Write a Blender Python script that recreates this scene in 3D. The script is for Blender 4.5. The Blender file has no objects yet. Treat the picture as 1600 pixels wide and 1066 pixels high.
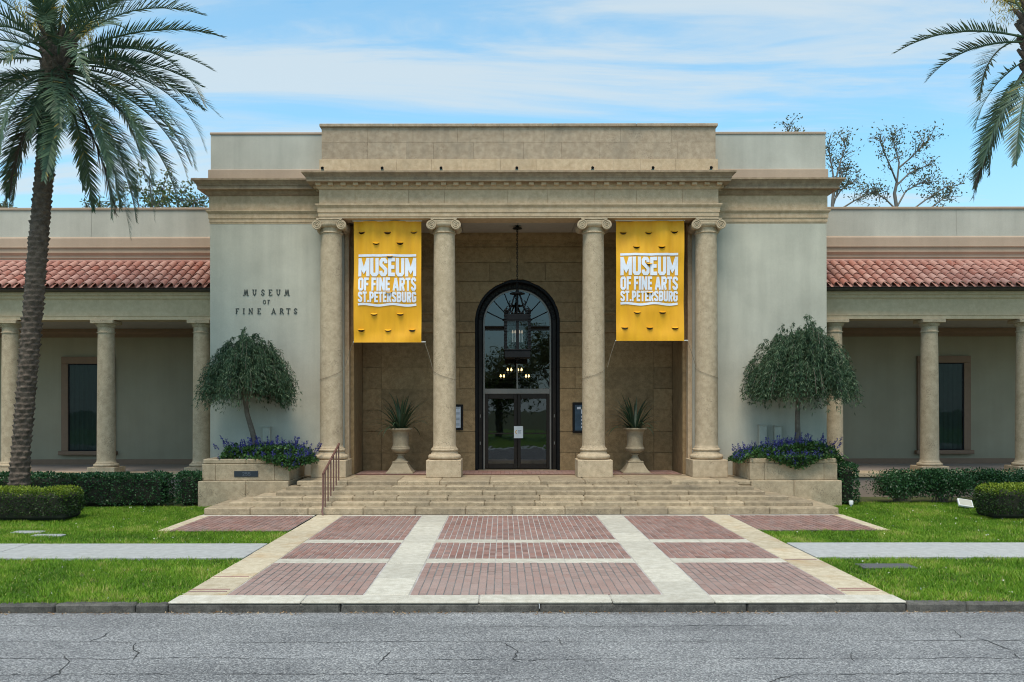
import bpy, bmesh, math, random
import numpy as np
from mathutils import Vector, Matrix, noise as mnoise
from mathutils.geometry import delaunay_2d_cdt

random.seed(7)
rng = np.random.default_rng(7)
scene = bpy.context.scene
COL = scene.collection
R = math.radians
PI = math.pi

# ------------------------------------------------------------------ camera
EYE = 2.5
CX = -0.41
cam_d = bpy.data.cameras.new("camera")
cam = bpy.data.objects.new("camera", cam_d)
COL.objects.link(cam)
cam.location = (CX, 0.0, EYE)
cam.rotation_euler = (R(90), R(0.07), 0)
cam_d.sensor_width = 36.0
cam_d.lens = 31.5
cam_d.shift_x = 13.5 / 1600
cam_d.shift_y = 101.0 / 1600
cam_d.clip_start = 0.1
cam_d.clip_end = 3000
scene.camera = cam

# ------------------------------------------------------------------ world
SUN_EL, SUN_AZ = R(64), R(193)      # azimuth clockwise from +Y: behind and left of the camera
world = bpy.data.worlds.new("World")
scene.world = world
world.use_nodes = True
nt = world.node_tree
for n in list(nt.nodes):
    nt.nodes.remove(n)


def N(t, kind, **kw):
    n = t.nodes.new(kind)
    for k, v in kw.items():
        if k == 'inp':
            for kk, vv in v.items():
                n.inputs[kk].default_value = vv
        else:
            setattr(n, k, v)
    return n


def link(t, a, ao, b, bi):
    t.links.new(a.outputs[ao], b.inputs[bi])


def ramp(t, stops, interp='LINEAR'):
    n = t.nodes.new('ShaderNodeValToRGB')
    n.color_ramp.interpolation = interp
    els = n.color_ramp.elements
    while len(els) < len(stops):
        els.new(0.5)
    for e, (p, c) in zip(els, stops):
        e.position = p
        e.color = c if len(c) == 4 else (*c, 1)
    return n


def mth(t, op, a=None, b=None, clamp=False):
    n = t.nodes.new('ShaderNodeMath')
    n.operation = op
    n.use_clamp = clamp
    for i, v in enumerate((a, b)):
        if v is None:
            continue
        if isinstance(v, (int, float)):
            n.inputs[i].default_value = v
        else:
            t.links.new(v, n.inputs[i])
    return n.outputs[0]


sky = N(nt, 'ShaderNodeTexSky')
sky.sky_type = 'NISHITA'
sky.sun_disc = False
sky.sun_elevation = SUN_EL
sky.sun_rotation = SUN_AZ
sky.air_density = 1.0
sky.dust_density = 0.6
sky.ozone_density = 1.6
tc = N(nt, 'ShaderNodeTexCoord')
sep = N(nt, 'ShaderNodeSeparateXYZ')
link(nt, tc, 'Generated', sep, 0)
zc = mth(nt, 'ADD', mth(nt, 'MAXIMUM', sep.outputs[2], 0.0), 0.16)
px_ = mth(nt, 'DIVIDE', sep.outputs[0], zc)
py_ = mth(nt, 'DIVIDE', sep.outputs[1], zc)
comb = N(nt, 'ShaderNodeCombineXYZ')
nt.links.new(px_, comb.inputs[0])
nt.links.new(py_, comb.inputs[1])
mp = N(nt, 'ShaderNodeMapping')
mp.inputs['Rotation'].default_value = (0, 0, R(14))
mp.inputs['Scale'].default_value = (0.42, 1.75, 1)
mp.inputs['Location'].default_value = (3.1, 0.95, 0)
link(nt, comb, 0, mp, 0)
n1 = N(nt, 'ShaderNodeTexNoise', inp={'Scale': 1.9, 'Detail': 10.0, 'Roughness': 0.6, 'Distortion': 0.9})
link(nt, mp, 0, n1, 'Vector')
n2 = N(nt, 'ShaderNodeTexNoise', inp={'Scale': 0.75, 'Detail': 4.0, 'Roughness': 0.5, 'Distortion': 0.2})
link(nt, mp, 0, n2, 'Vector')
csum = mth(nt, 'ADD', mth(nt, 'MULTIPLY', n1.outputs[0], 0.58), mth(nt, 'MULTIPLY', n2.outputs[0], 0.52))
cr = ramp(nt, [(0.40, (0, 0, 0)), (0.50, (0.30, 0.30, 0.30)), (0.64, (0.85, 0.85, 0.85))], 'EASE')
nt.links.new(csum, cr.inputs[0])
# the air whitens towards the horizon
hz = ramp(nt, [(0.0, (0.9, 0.9, 0.9)), (0.16, (0.55, 0.55, 0.55)), (0.28, (0.24, 0.24, 0.24)), (0.5, (0.08, 0.08, 0.08)), (1.0, (0.08, 0.08, 0.08))])
nt.links.new(sep.outputs[2], hz.inputs[0])
mxf = mth(nt, 'MAXIMUM', cr.outputs[0], hz.outputs[0])
SKYM = N(nt, 'ShaderNodeMix', data_type='RGBA', blend_type='MULTIPLY')
SKYM.inputs['Factor'].default_value = 1.0
SKYM.inputs['B'].default_value = (1.12, 2.75, 2.9, 1)
nt.links.new(sky.outputs[0], SKYM.inputs['A'])
mixc = N(nt, 'ShaderNodeMix', data_type='RGBA')
nt.links.new(mxf, mixc.inputs['Factor'])
nt.links.new(SKYM.outputs['Result'], mixc.inputs['A'])
mixc.inputs['B'].default_value = (8.0, 9.0, 9.5, 1)
bg = N(nt, 'ShaderNodeBackground')
bg.inputs['Strength'].default_value = 0.088
nt.links.new(mixc.outputs['Result'], bg.inputs['Color'])
wo = N(nt, 'ShaderNodeOutputWorld')
link(nt, bg, 0, wo, 0)

# ------------------------------------------------------------------ sun
sun_d = bpy.data.lights.new("sun", 'SUN')
sun_d.energy = 3.2
sun_d.angle = R(28)
sun_d.color = (1.0, 0.89, 0.74)
sun = bpy.data.objects.new("sun", sun_d)
COL.objects.link(sun)
sdir = Vector((math.sin(SUN_AZ) * math.cos(SUN_EL), math.cos(SUN_AZ) * math.cos(SUN_EL), math.sin(SUN_EL)))
sun.rotation_euler = sdir.to_track_quat('Z', 'Y').to_euler()
sun.location = sdir * 60

vs = scene.view_settings
vs.view_transform = 'Standard'
vs.look = 'None'
vs.exposure = 0.0
vs.gamma = 1.0
vs.use_curve_mapping = False
scene.cycles.use_denoising = True
scene.cycles.filter_width = 1.05
scene.cycles.max_bounces = 8
scene.cycles.transparent_max_bounces = 16

# ------------------------------------------------------------------ pixel -> world notes
F = 1400.0


def WX(px, D):
    return (px - 786.5) * D / F + CX


def WZ(py, D):
    return EYE - (py - 634) * D / F


# ------------------------------------------------------------------ object helpers
WPOS = {}


def link_obj(o, parent=None, pos=(0, 0, 0)):
    COL.objects.link(o)
    pos = Vector(pos)
    if parent is not None:
        o.parent = parent
        o.location = pos - WPOS[parent.name]
    else:
        o.location = pos
    WPOS[o.name] = pos
    return o


def tag(o, label=None, cat=None, group=None, kind=None):
    if label:
        o['label'] = label
    if cat:
        o['category'] = cat
    if group:
        o['group'] = group
    if kind:
        o['kind'] = kind
    return o


def empty(name, pos, parent=None, **kw):
    o = bpy.data.objects.new(name, None)
    o.empty_display_size = 0.3
    link_obj(o, parent, pos)
    return tag(o, **kw)


class MB:
    """collects vertices and faces in world coordinates, then builds one mesh object"""

    def __init__(self):
        self.v = []
        self.f = []
        self.r = []        # per vertex random
        self.rv = 0.5

    def add(self, vs_, fs_):
        b = len(self.v)
        self.v.extend(vs_)
        self.r.extend([self.rv] * len(vs_))
        self.f.extend([tuple(i + b for i in f) for f in fs_])

    def box(self, x0, x1, y0, y1, z0, z1, b=0.0):
        if b <= 0:
            self.add([(x, y, z) for x in (x0, x1) for y in (y0, y1) for z in (z0, z1)],
                     [(0, 1, 3, 2), (4, 6, 7, 5), (0, 4, 5, 1), (2, 3, 7, 6), (0, 2, 6, 4), (1, 5, 7, 3)])
            return
        b = min(b, (x1 - x0) * .45, (y1 - y0) * .45, (z1 - z0) * .45)
        lo = (x0, y0, z0)
        hi = (x1, y1, z1)
        vid = {}
        vs_ = []
        for sx in (0, 1):
            for sy in (0, 1):
                for sz in (0, 1):
                    s = (sx, sy, sz)
                    for ax in range(3):
                        p = []
                        for k in range(3):
                            e = hi[k] if s[k] else lo[k]
                            if k != ax:
                                e += -b if s[k] else b
                            p.append(e)
                        vid[(s, ax)] = len(vs_)
                        vs_.append(tuple(p))
        fs_ = []

        def quad(keys):
            fs_.append(tuple(vid[k] for k in keys))
        for ax in range(3):
            u, w = [k for k in range(3) if k != ax]
            for sd in (0, 1):
                q = []
                for (a, c) in ((0, 0), (1, 0), (1, 1), (0, 1)):
                    s = [0, 0, 0]
                    s[ax] = sd
                    s[u] = a
                    s[w] = c
                    q.append((tuple(s), ax))
                quad(q)
            for a in (0, 1):
                for c in (0, 1):
                    s0 = [0, 0, 0]
                    s1 = [0, 0, 0]
                    s0[u] = s1[u] = a
                    s0[w] = s1[w] = c
                    s1[ax] = 1
                    s0, s1 = tuple(s0), tuple(s1)
                    quad([(s0, u), (s1, u), (s1, w), (s0, w)])
        for sx in (0, 1):
            for sy in (0, 1):
                for sz in (0, 1):
                    s = (sx, sy, sz)
                    fs_.append((vid[(s, 0)], vid[(s, 1)], vid[(s, 2)]))
        self.add(vs_, fs_)

    def prism(self, pts, a0, a1, axis='y'):
        """pts 2-d polygon; axis y: (x,z); axis z: (x,y); axis x: (y,z)"""
        n = len(pts)

        def P(p, a):
            if axis == 'y':
                return (p[0], a, p[1])
            if axis == 'z':
                return (p[0], p[1], a)
            return (a, p[0], p[1])
        vs_ = [P(p, a0) for p in pts] + [P(p, a1) for p in pts]
        fs_ = [tuple(range(n)), tuple(range(2 * n - 1, n - 1, -1))]
        for i in range(n):
            j = (i + 1) % n
            fs_.append((i, i + n, j + n, j))
        self.add(vs_, fs_)

    def lathe(self, prof, cx, cy, z0=0, seg=32, cap=True):
        vs_, fs_ = [], []
        m = len(prof)
        for (r, z) in prof:
            for k in range(seg):
                a = 2 * PI * k / seg
                vs_.append((cx + r * math.cos(a), cy + r * math.sin(a), z0 + z))
        for i in range(m - 1):
            for k in range(seg):
                k2 = (k + 1) % seg
                fs_.append((i * seg + k, i * seg + k2, (i + 1) * seg + k2, (i + 1) * seg + k))
        if cap:
            fs_.append(tuple(range(seg - 1, -1, -1)))
            fs_.append(tuple((m - 1) * seg + k for k in range(seg)))
        self.add(vs_, fs_)

    def tube(self, pts, rad, seg=8, cap=True):
        pts = [Vector(p) for p in pts]
        n = len(pts)
        rads = rad if isinstance(rad, (list, tuple)) else [rad] * n
        up = Vector((0, 0, 1))
        vs_, fs_ = [], []
        prev = None
        for i in range(n):
            d = (pts[min(i + 1, n - 1)] - pts[max(i - 1, 0)])
            if d.length < 1e-9:
                d = Vector((0, 0, 1))
            d.normalize()
            if prev is None:
                ref = up if abs(d.z) < 0.9 else Vector((1, 0, 0))
                a = d.cross(ref).normalized()
            else:
                a = (prev - d * prev.dot(d))
                if a.length < 1e-6:
                    a = d.cross(Vector((0.3, 1, 0.2)))
                a.normalize()
            prev = a
            b = d.cross(a)
            for k in range(seg):
                t = 2 * PI * k / seg
                q = pts[i] + (a * math.cos(t) + b * math.sin(t)) * rads[i]
                vs_.append(tuple(q))
        for i in range(n - 1):
            for k in range(seg):
                k2 = (k + 1) % seg
                fs_.append((i * seg + k, i * seg + k2, (i + 1) * seg + k2, (i + 1) * seg + k))
        if cap:
            fs_.append(tuple(range(seg - 1, -1, -1)))
            fs_.append(tuple((n - 1) * seg + k for k in range(seg)))
        self.add(vs_, fs_)

    def molding(self, path, prof):
        """sweep closed profile (outward offset, z) along xy path; outward = right of travel"""
        n = len(path)
        P = [Vector(p) for p in path]
        nr = []
        for i in range(n - 1):
            d = (P[i + 1] - P[i]).normalized()
            nr.append(Vector((d.y, -d.x)))
        offs = []
        for i in range(n):
            if i == 0:
                offs.append(nr[0])
            elif i == n - 1:
                offs.append(nr[-1])
            else:
                s = nr[i - 1] + nr[i]
                offs.append(s / (1 + nr[i - 1].dot(nr[i])))
        m = len(prof)
        vs_ = []
        for i in range(n):
            for (o, z) in prof:
                q = P[i] + offs[i] * o
                vs_.append((q.x, q.y, z))
        fs_ = []
        for i in range(n - 1):
            for k in range(m):
                k2 = (k + 1) % m
                fs_.append((i * m + k, (i + 1) * m + k, (i + 1) * m + k2, i * m + k2))
        fs_.append(tuple(range(m - 1, -1, -1)))
        fs_.append(tuple((n - 1) * m + k for k in range(m)))
        self.add(vs_, fs_)

    def mesh(self, name, mat=None, smooth=None, origin=(0, 0, 0)):
        me = bpy.data.meshes.new(name)
        o = Vector(origin)
        vv = np.array(self.v, dtype=np.float64).reshape(-1, 3) - np.array(o)
        me.from_pydata(vv.tolist(), [], self.f)
        at = me.attributes.new('rnd', 'FLOAT', 'POINT')
        at.data.foreach_set('value', np.array(self.r, dtype=np.float32))
        if mat:
            me.materials.append(mat)
        bm = bmesh.new()
        bm.from_mesh(me)
        bmesh.ops.recalc_face_normals(bm, faces=bm.faces)
        bm.to_mesh(me)
        bm.free()
        if smooth is not None:
            me.polygons.foreach_set('use_smooth', [True] * len(me.polygons))
            me.set_sharp_from_angle(angle=R(smooth))
        me.update()
        return me

    def build(self, name, mat, parent=None, pos=None, smooth=None, **kw):
        if pos is None:
            pos = WPOS[parent.name] if parent is not None else Vector((0, 0, 0))
        me = self.mesh(name, mat, smooth, pos)
        o = bpy.data.objects.new(name, me)
        link_obj(o, parent, pos)
        return tag(o, **kw)


def npmesh(name, V, Fc, rnd, mat, smooth=False):
    """fast mesh: V (n,3), Fc (m,k) uniform polygons, rnd (n,)"""
    V = np.asarray(V, dtype=np.float32)
    Fc = np.asarray(Fc, dtype=np.int32)
    me = bpy.data.meshes.new(name)
    m, k = Fc.shape
    me.vertices.add(len(V))
    me.vertices.foreach_set('co', V.ravel())
    me.loops.add(m * k)
    me.loops.foreach_set('vertex_index', Fc.ravel())
    me.polygons.add(m)
    me.polygons.foreach_set('loop_start', np.arange(0, m * k, k, dtype=np.int32))
    if smooth:
        me.polygons.foreach_set('use_smooth', np.ones(m, dtype=bool))
    me.update(calc_edges=True)
    at = me.attributes.new('rnd', 'FLOAT', 'POINT')
    at.data.foreach_set('value', np.asarray(rnd, dtype=np.float32))
    me.materials.append(mat)
    return me


def put(name, me, parent=None, pos=(0, 0, 0), rot=None, scale=None, **kw):
    o = bpy.data.objects.new(name, me)
    link_obj(o, parent, pos)
    if rot is not None:
        o.rotation_euler = rot
    if scale is not None:
        o.scale = scale
    return tag(o, **kw)


def copy_tree(o, delta, parent=None, label=None):
    """a copy of a thing (or part) moved by delta, with copies of its parts and sub-parts"""
    c = o.copy()
    COL.objects.link(c)
    if parent is not None:
        c.parent = parent
    else:
        c.location = o.location + Vector(delta)
    WPOS[c.name] = WPOS.get(o.name, Vector(o.location)) + Vector(delta)
    if label:
        c['label'] = label
    for ch in list(o.children):
        copy_tree(ch, delta, c)
    return c


# ------------------------------------------------------------------ materials
def new_mat(name):
    m = bpy.data.materials.new(name)
    m.use_nodes = True
    t = m.node_tree
    for n in list(t.nodes):
        t.nodes.remove(n)
    out = N(t, 'ShaderNodeOutputMaterial')
    b = N(t, 'ShaderNodeBsdfPrincipled')
    link(t, b, 0, out, 0)
    return m, t, b


def rnd_value(t):
    """one random number per piece: object random plus the mesh's own attribute"""
    oi = N(t, 'ShaderNodeObjectInfo')
    at = N(t, 'ShaderNodeAttribute', attribute_name='rnd')
    return mth(t, 'FRACT', mth(t, 'ADD', oi.outputs['Random'], at.outputs['Fac']))


def mixrgb(t, fac, a, b, mode='MIX'):
    n = N(t, 'ShaderNodeMix', data_type='RGBA', blend_type=mode)
    for v, key in ((fac, 'Factor'), (a, 'A'), (b, 'B')):
        if isinstance(v, (int, float)):
            n.inputs[key].default_value = v
        elif isinstance(v, tuple):
            n.inputs[key].default_value = (*v, 1) if len(v) == 3 else v
        else:
            t.links.new(v, n.inputs[key])
    return n.outputs['Result']


def wpos(t, scale=(1, 1, 1)):
    g = N(t, 'ShaderNodeNewGeometry')
    m = N(t, 'ShaderNodeMapping')
    m.inputs['Scale'].default_value = scale
    link(t, g, 'Position', m, 0)
    return m.outputs[0]


def noise_tex(t, vec, scale, detail=4, rough=0.55, dist=0.0):
    n = N(t, 'ShaderNodeTexNoise', inp={'Scale': scale, 'Detail': detail, 'Roughness': rough, 'Distortion': dist})
    t.links.new(vec, n.inputs['Vector'])
    return n.outputs[0]


def stone(name, c_lo, c_hi, pit=0.5, piece=0.12, stain=0.35, stain_c=(0.16, 0.13, 0.10), rough=0.85, bump=0.5, streak=0.0):
    m, t, b = new_mat(name)
    p = wpos(t)
    big = noise_tex(t, p, 1.3, 6, 0.6)
    med = noise_tex(t, p, 7.0, 6, 0.65)
    fine = noise_tex(t, p, 60.0, 4, 0.7)
    f = mth(t, 'ADD', mth(t, 'MULTIPLY', med, 0.55), mth(t, 'MULTIPLY', fine, 0.45))
    r1 = ramp(t, [(0.30, tuple(c * 0.86 for c in c_lo)), (0.42, c_lo), (0.60, c_hi), (0.72, tuple(min(1, c * 1.06) for c in c_hi))])
    t.links.new(f, r1.inputs[0])
    col = r1.outputs[0]
    # weather stains with their own shape
    r2 = ramp(t, [(0.52, (0, 0, 0)), (0.72, (1, 1, 1))])
    t.links.new(big, r2.inputs[0])
    col = mixrgb(t, mth(t, 'MULTIPLY', r2.outputs[0], stain), col, stain_c)
    if streak > 0:
        ps = wpos(t, (5.0, 5.0, 0.25))
        sn = noise_tex(t, ps, 1.0, 5, 0.6)
        r3 = ramp(t, [(0.5, (0, 0, 0)), (0.75, (1, 1, 1))])
        t.links.new(sn, r3.inputs[0])
        col = mixrgb(t, mth(t, 'MULTIPLY', r3.outputs[0], streak), col, stain_c)
    # pits of the shell stone
    v = N(t, 'ShaderNodeTexVoronoi', inp={'Scale': 30.0, 'Randomness': 1.0})
    t.links.new(p, v.inputs['Vector'])
    pm = noise_tex(t, p, 3.1, 3, 0.5)
    thr = mth(t, 'MULTIPLY', mth(t, 'SUBTRACT', pm, 0.40, True), 1.3)
    pitm = mth(t, 'LESS_THAN', v.outputs['Distance'], thr)
    col = mixrgb(t, mth(t, 'MULTIPLY', pitm, pit), col, tuple(c * 0.52 for c in c_lo))
    hs = N(t, 'ShaderNodeHueSaturation')
    rv = rnd_value(t)
    t.links.new(mth(t, 'ADD', mth(t, 'MULTIPLY', rv, piece), 1 - piece / 2), hs.inputs['Value'])
    t.links.new(col, hs.inputs['Color'])
    t.links.new(hs.outputs[0], b.inputs['Base Color'])
    b.inputs['Roughness'].default_value = rough
    bp = N(t, 'ShaderNodeBump', inp={'Strength': bump, 'Distance': 0.012})
    hgt = mth(t, 'SUBTRACT', mth(t, 'ADD', fine, med), mth(t, 'MULTIPLY', pitm, 0.6))
    t.links.new(hgt, bp.inputs['Height'])
    t.links.new(bp.outputs[0], b.inputs['Normal'])
    return m


def plain(name, c, rough=0.6, metal=0.0, var=0.08, vscale=6.0, bump=0.0, bscale=80.0, spec=0.5):
    m, t, b = new_mat(name)
    p = wpos(t)
    n = noise_tex(t, p, vscale, 6, 0.6)
    r = ramp(t, [(0.3, tuple(x * (1 - var) for x in c)), (0.7, tuple(min(1, x * (1 + var)) for x in c))])
    t.links.new(n, r.inputs[0])
    t.links.new(r.outputs[0], b.inputs['Base Color'])
    b.inputs['Roughness'].default_value = rough
    b.inputs['Metallic'].default_value = metal
    b.inputs['Specular IOR Level'].default_value = spec
    if bump > 0:
        bp = N(t, 'ShaderNodeBump', inp={'Strength': bump, 'Distance': 0.01})
        t.links.new(noise_tex(t, p, bscale, 3, 0.6), bp.inputs['Height'])
        t.links.new(bp.outputs[0], b.inputs['Normal'])
    return m


def stucco(name, c, streak=0.12):
    m, t, b = new_mat(name)
    p = wpos(t)
    big = noise_tex(t, p, 0.7, 5, 0.6)
    st = noise_tex(t, wpos(t, (3.0, 3.0, 0.18)), 1.0, 5, 0.6)
    f = mth(t, 'ADD', mth(t, 'MULTIPLY', big, 0.6), mth(t, 'MULTIPLY', st, 0.4))
    r = ramp(t, [(0.34, tuple(x * (1 - streak) for x in c)), (0.66, tuple(x * (1 + streak * .6) for x in c))])
    t.links.new(f, r.inputs[0])
    fine = noise_tex(t, p, 55.0, 5, 0.65)
    rf = ramp(t, [(0.3, (0.92, 0.92, 0.92)), (0.7, (1.05, 1.05, 1.05))])
    t.links.new(fine, rf.inputs[0])
    t.links.new(mixrgb(t, 1.0, r.outputs[0], rf.outputs[0], 'MULTIPLY'), b.inputs['Base Color'])
    b.inputs['Roughness'].default_value = 0.9
    b.inputs['Specular IOR Level'].default_value = 0.25
    bp = N(t, 'ShaderNodeBump', inp={'Strength': 0.28, 'Distance': 0.006})
    t.links.new(fine, bp.inputs['Height'])
    t.links.new(bp.outputs[0], b.inputs['Normal'])
    return m


def leafmat(name, stops, rough=0.55, transl=0.25, spec=0.35):
    m, t, b = new_mat(name)
    at = N(t, 'ShaderNodeAttribute', attribute_name='rnd')
    r = ramp(t, stops)
    link(t, at, 'Fac', r, 0)
    link(t, r, 0, b, 'Base Color')
    b.inputs['Roughness'].default_value = rough
    b.inputs['Specular IOR Level'].default_value = spec
    tr = N(t, 'ShaderNodeBsdfTranslucent')
    link(t, r, 0, tr, 'Color')
    mx = N(t, 'ShaderNodeMixShader')
    mx.inputs[0].default_value = transl
    out = [n for n in t.nodes if n.type == 'OUTPUT_MATERIAL'][0]
    link(t, b, 0, mx, 1)
    link(t, tr, 0, mx, 2)
    link(t, mx, 0, out, 0)
    return m


def glassmat(name, tint=(0.5, 0.55, 0.55), refl=(0.9, 0.95, 1.0), ior=1.6):
    m = bpy.data.materials.new(name)
    m.use_nodes = True
    t = m.node_tree
    for n in list(t.nodes):
        t.nodes.remove(n)
    out = N(t, 'ShaderNodeOutputMaterial')
    tr = N(t, 'ShaderNodeBsdfTransparent')
    tr.inputs[0].default_value = (*tint, 1)
    gl = N(t, 'ShaderNodeBsdfGlossy')
    gl.inputs['Color'].default_value = (*refl, 1)
    gl.inputs['Roughness'].default_value = 0.015
    p = wpos(t)
    bp = N(t, 'ShaderNodeBump', inp={'Strength': 0.05, 'Distance': 0.02})
    t.links.new(noise_tex(t, p, 2.5, 2, 0.5), bp.inputs['Height'])
    t.links.new(bp.outputs[0], gl.inputs['Normal'])
    fr = N(t, 'ShaderNodeFresnel')
    fr.inputs['IOR'].default_value = ior
    mx = N(t, 'ShaderNodeMixShader')
    link(t, fr, 0, mx, 0)
    link(t, tr, 0, mx, 1)
    link(t, gl, 0, mx, 2)
    link(t, mx, 0, out, 0)
    return m


def emis(name, c, s):
    m = bpy.data.materials.new(name)
    m.use_nodes = True
    t = m.node_tree
    for n in list(t.nodes):
        t.nodes.remove(n)
    out = N(t, 'ShaderNodeOutputMaterial')
    e = N(t, 'ShaderNodeEmission')
    e.inputs[0].default_value = (*c, 1)
    e.inputs[1].default_value = s
    link(t, e, 0, out, 0)
    return m


M = {}
M['stone'] = stone('tan_shell_stone', (0.42, 0.32, 0.21), (0.58, 0.455, 0.31), pit=0.62, stain=0.35, stain_c=(0.40, 0.30, 0.19))
M['trim'] = stone('entablature_stone', (0.48, 0.34, 0.21), (0.63, 0.47, 0.31), pit=0.25, stain=0.35, stain_c=(0.30, 0.235, 0.16), bump=0.3, streak=0.22)
M['wing_beam'] = stone('smooth_cream_beam', (0.53, 0.40, 0.255), (0.63, 0.49, 0.325), pit=0.05, stain=0.25, stain_c=(0.38, 0.30, 0.19), bump=0.12, streak=0.15)
M['attic'] = stone('weathered_attic_stone', (0.34, 0.25, 0.17), (0.48, 0.37, 0.265), pit=0.5, stain=0.5, stain_c=(0.22, 0.185, 0.14), streak=0.35)
M['cornice'] = stone('weathered_cornice_stone', (0.275, 0.19, 0.12), (0.42, 0.31, 0.205), pit=0.3, stain=0.4, stain_c=(0.165, 0.125, 0.085), streak=0.4, bump=0.3)
M['ashlar'] = stone('shade_darkened_ashlar', (0.205, 0.132, 0.062), (0.32, 0.215, 0.108), pit=0.4, piece=0.3, stain=0.35, stain_c=(0.18, 0.118, 0.055))  # brown stone, darkened further to put the porch's shade into its colour
M['step'] = stone('step_limestone', (0.29, 0.22, 0.14), (0.48, 0.375, 0.25), pit=0.6, piece=0.34, stain=0.6, stain_c=(0.20, 0.16, 0.11))
M['planter'] = stone('planter_limestone', (0.33, 0.255, 0.165), (0.49, 0.385, 0.26), pit=0.75, piece=0.18, stain=0.35, stain_c=(0.26, 0.21, 0.145))
M['slab'] = stone('pale_paving_slab', (0.46, 0.415, 0.335), (0.62, 0.575, 0.49), pit=0.35, piece=0.2, stain=0.3, stain_c=(0.44, 0.38, 0.29), bump=0.25)
M['slab_edge'] = stone('rust_stained_slab', (0.46, 0.37, 0.245), (0.63, 0.54, 0.40), pit=0.3, piece=0.2, stain=0.7, stain_c=(0.46, 0.29, 0.14), bump=0.25)
M['sidewalk'] = stone('pale_concrete', (0.36, 0.355, 0.34), (0.47, 0.465, 0.45), pit=0.05, piece=0.1, stain=0.35, stain_c=(0.37, 0.38, 0.39), bump=0.15)
M['kerb'] = stone('dark_granite_kerb', (0.06, 0.055, 0.048), (0.15, 0.138, 0.12), pit=0.4, piece=0.5, stain=0.3, stain_c=(0.06, 0.06, 0.06))
M['urn'] = stone('cast_stone_urn', (0.28, 0.225, 0.15), (0.38, 0.31, 0.215), pit=0.1, stain=0.2, stain_c=(0.3, 0.24, 0.16), bump=0.2)
M['stucco'] = stucco('grey_green_stucco', (0.515, 0.49, 0.41), 0.2)
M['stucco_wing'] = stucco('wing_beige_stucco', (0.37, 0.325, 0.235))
M['stucco_top'] = stucco('parapet_stucco', (0.49, 0.47, 0.41), 0.18)
M['pink'] = stucco('pinkish_moulding_stucco', (0.46, 0.345, 0.26))
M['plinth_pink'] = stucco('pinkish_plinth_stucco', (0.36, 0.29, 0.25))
M['ceiling'] = plain('porch_ceiling_plaster', (0.42, 0.38, 0.34), 0.8)
M['iron'] = plain('black_iron', (0.010, 0.010, 0.011), 0.6, 0.0, 0.3, spec=0.15)
M['bronze'] = plain('dark_bronze', (0.022, 0.016, 0.012), 0.5, 0.0, 0.2, spec=0.25)
M['alu'] = plain('grey_aluminium', (0.22, 0.20, 0.18), 0.45, 0.3)
M['gutter'] = plain('dark_brown_gutter', (0.05, 0.035, 0.03), 0.5)
M['winframe'] = plain('brown_window_surround', (0.25, 0.155, 0.10), 0.7)
M['cord'] = plain('grey_cord', (0.16, 0.13, 0.09), 0.8)
M['rail'] = plain('brown_painted_rail', (0.16, 0.075, 0.06), 0.45, 0.0, 0.15)
M['letter'] = plain('dark_bronze_letters', (0.045, 0.05, 0.042), 0.5)
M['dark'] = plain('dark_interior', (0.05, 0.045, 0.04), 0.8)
M['room'] = plain('interior_plaster', (0.30, 0.26, 0.21), 0.8)
M['curtain'] = plain('dark_teal_curtain', (0.085, 0.125, 0.115), 0.8)
M['paper'] = plain('white_paper', (0.75, 0.76, 0.78), 0.7, var=0.02)
M['white'] = plain('white_enamel', (0.75, 0.75, 0.74), 0.5, var=0.03)
M['grey_lid'] = plain('grey_concrete_lid', (0.33, 0.34, 0.33), 0.8)
M['black_lid'] = plain('dark_iron_lid', (0.10, 0.10, 0.10), 0.7)
M['plaque'] = plain('dark_plaque', (0.02, 0.028, 0.04), 0.4)
M['plaque_text'] = plain('plaque_letters', (0.09, 0.11, 0.14), 0.5)
M['banner_white'] = plain('white_banner_print', (0.80, 0.84, 0.94), 0.75, var=0.02)
M['mat_red'] = plain('dark_red_doormat', (0.10, 0.035, 0.025), 0.9)
M['soil'] = plain('soil', (0.05, 0.036, 0.025), 0.95, bump=0.6)
M['glass'] = glassmat('door_glass', tint=(0.42, 0.45, 0.43), ior=1.8)
M['glass_dark'] = glassmat('window_glass', tint=(0.45, 0.52, 0.50), ior=1.28)
M['lantern_glass'] = glassmat('lantern_glass', tint=(0.75, 0.78, 0.76), ior=1.45)
M['bulb'] = emis('warm_bulb', (1.0, 0.66, 0.26), 9.0)
M['bulb_dim'] = emis('pale_bulb', (1.0, 0.85, 0.66), 0.45)
M['orange'] = plain('orange_print', (0.75, 0.42, 0.08), 0.7)
M['grey_print'] = plain('grey_print', (0.32, 0.35, 0.40), 0.7)
M['poster_blue'] = plain('blue_poster', (0.03, 0.055, 0.085), 0.4, var=0.4)
M['poster_light'] = plain('pale_poster', (0.5, 0.53, 0.6), 0.5)
M['green_metal'] = plain('greenish_metal', (0.06, 0.11, 0.10), 0.5)
M['box_grey'] = plain('pale_utility_box', (0.47, 0.455, 0.38), 0.6)


def banner_mat():
    m, t, b = new_mat('yellow_banner_fabric')
    p = wpos(t)
    n = noise_tex(t, wpos(t, (4, 4, 0.7)), 1.5, 4, 0.5)
    r = ramp(t, [(0.3, (0.76, 0.352, 0.003)), (0.7, (0.88, 0.437, 0.005))])
    t.links.new(n, r.inputs[0])
    t.links.new(r.outputs[0], b.inputs['Base Color'])
    b.inputs['Roughness'].default_value = 0.6
    bp = N(t, 'ShaderNodeBump', inp={'Strength': 0.35, 'Distance': 0.02})
    t.links.new(noise_tex(t, wpos(t, (6, 6, 1.0)), 1.5, 3, 0.5), bp.inputs['Height'])
    t.links.new(bp.outputs[0], b.inputs['Normal'])
    return m


M['banner'] = banner_mat()


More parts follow.
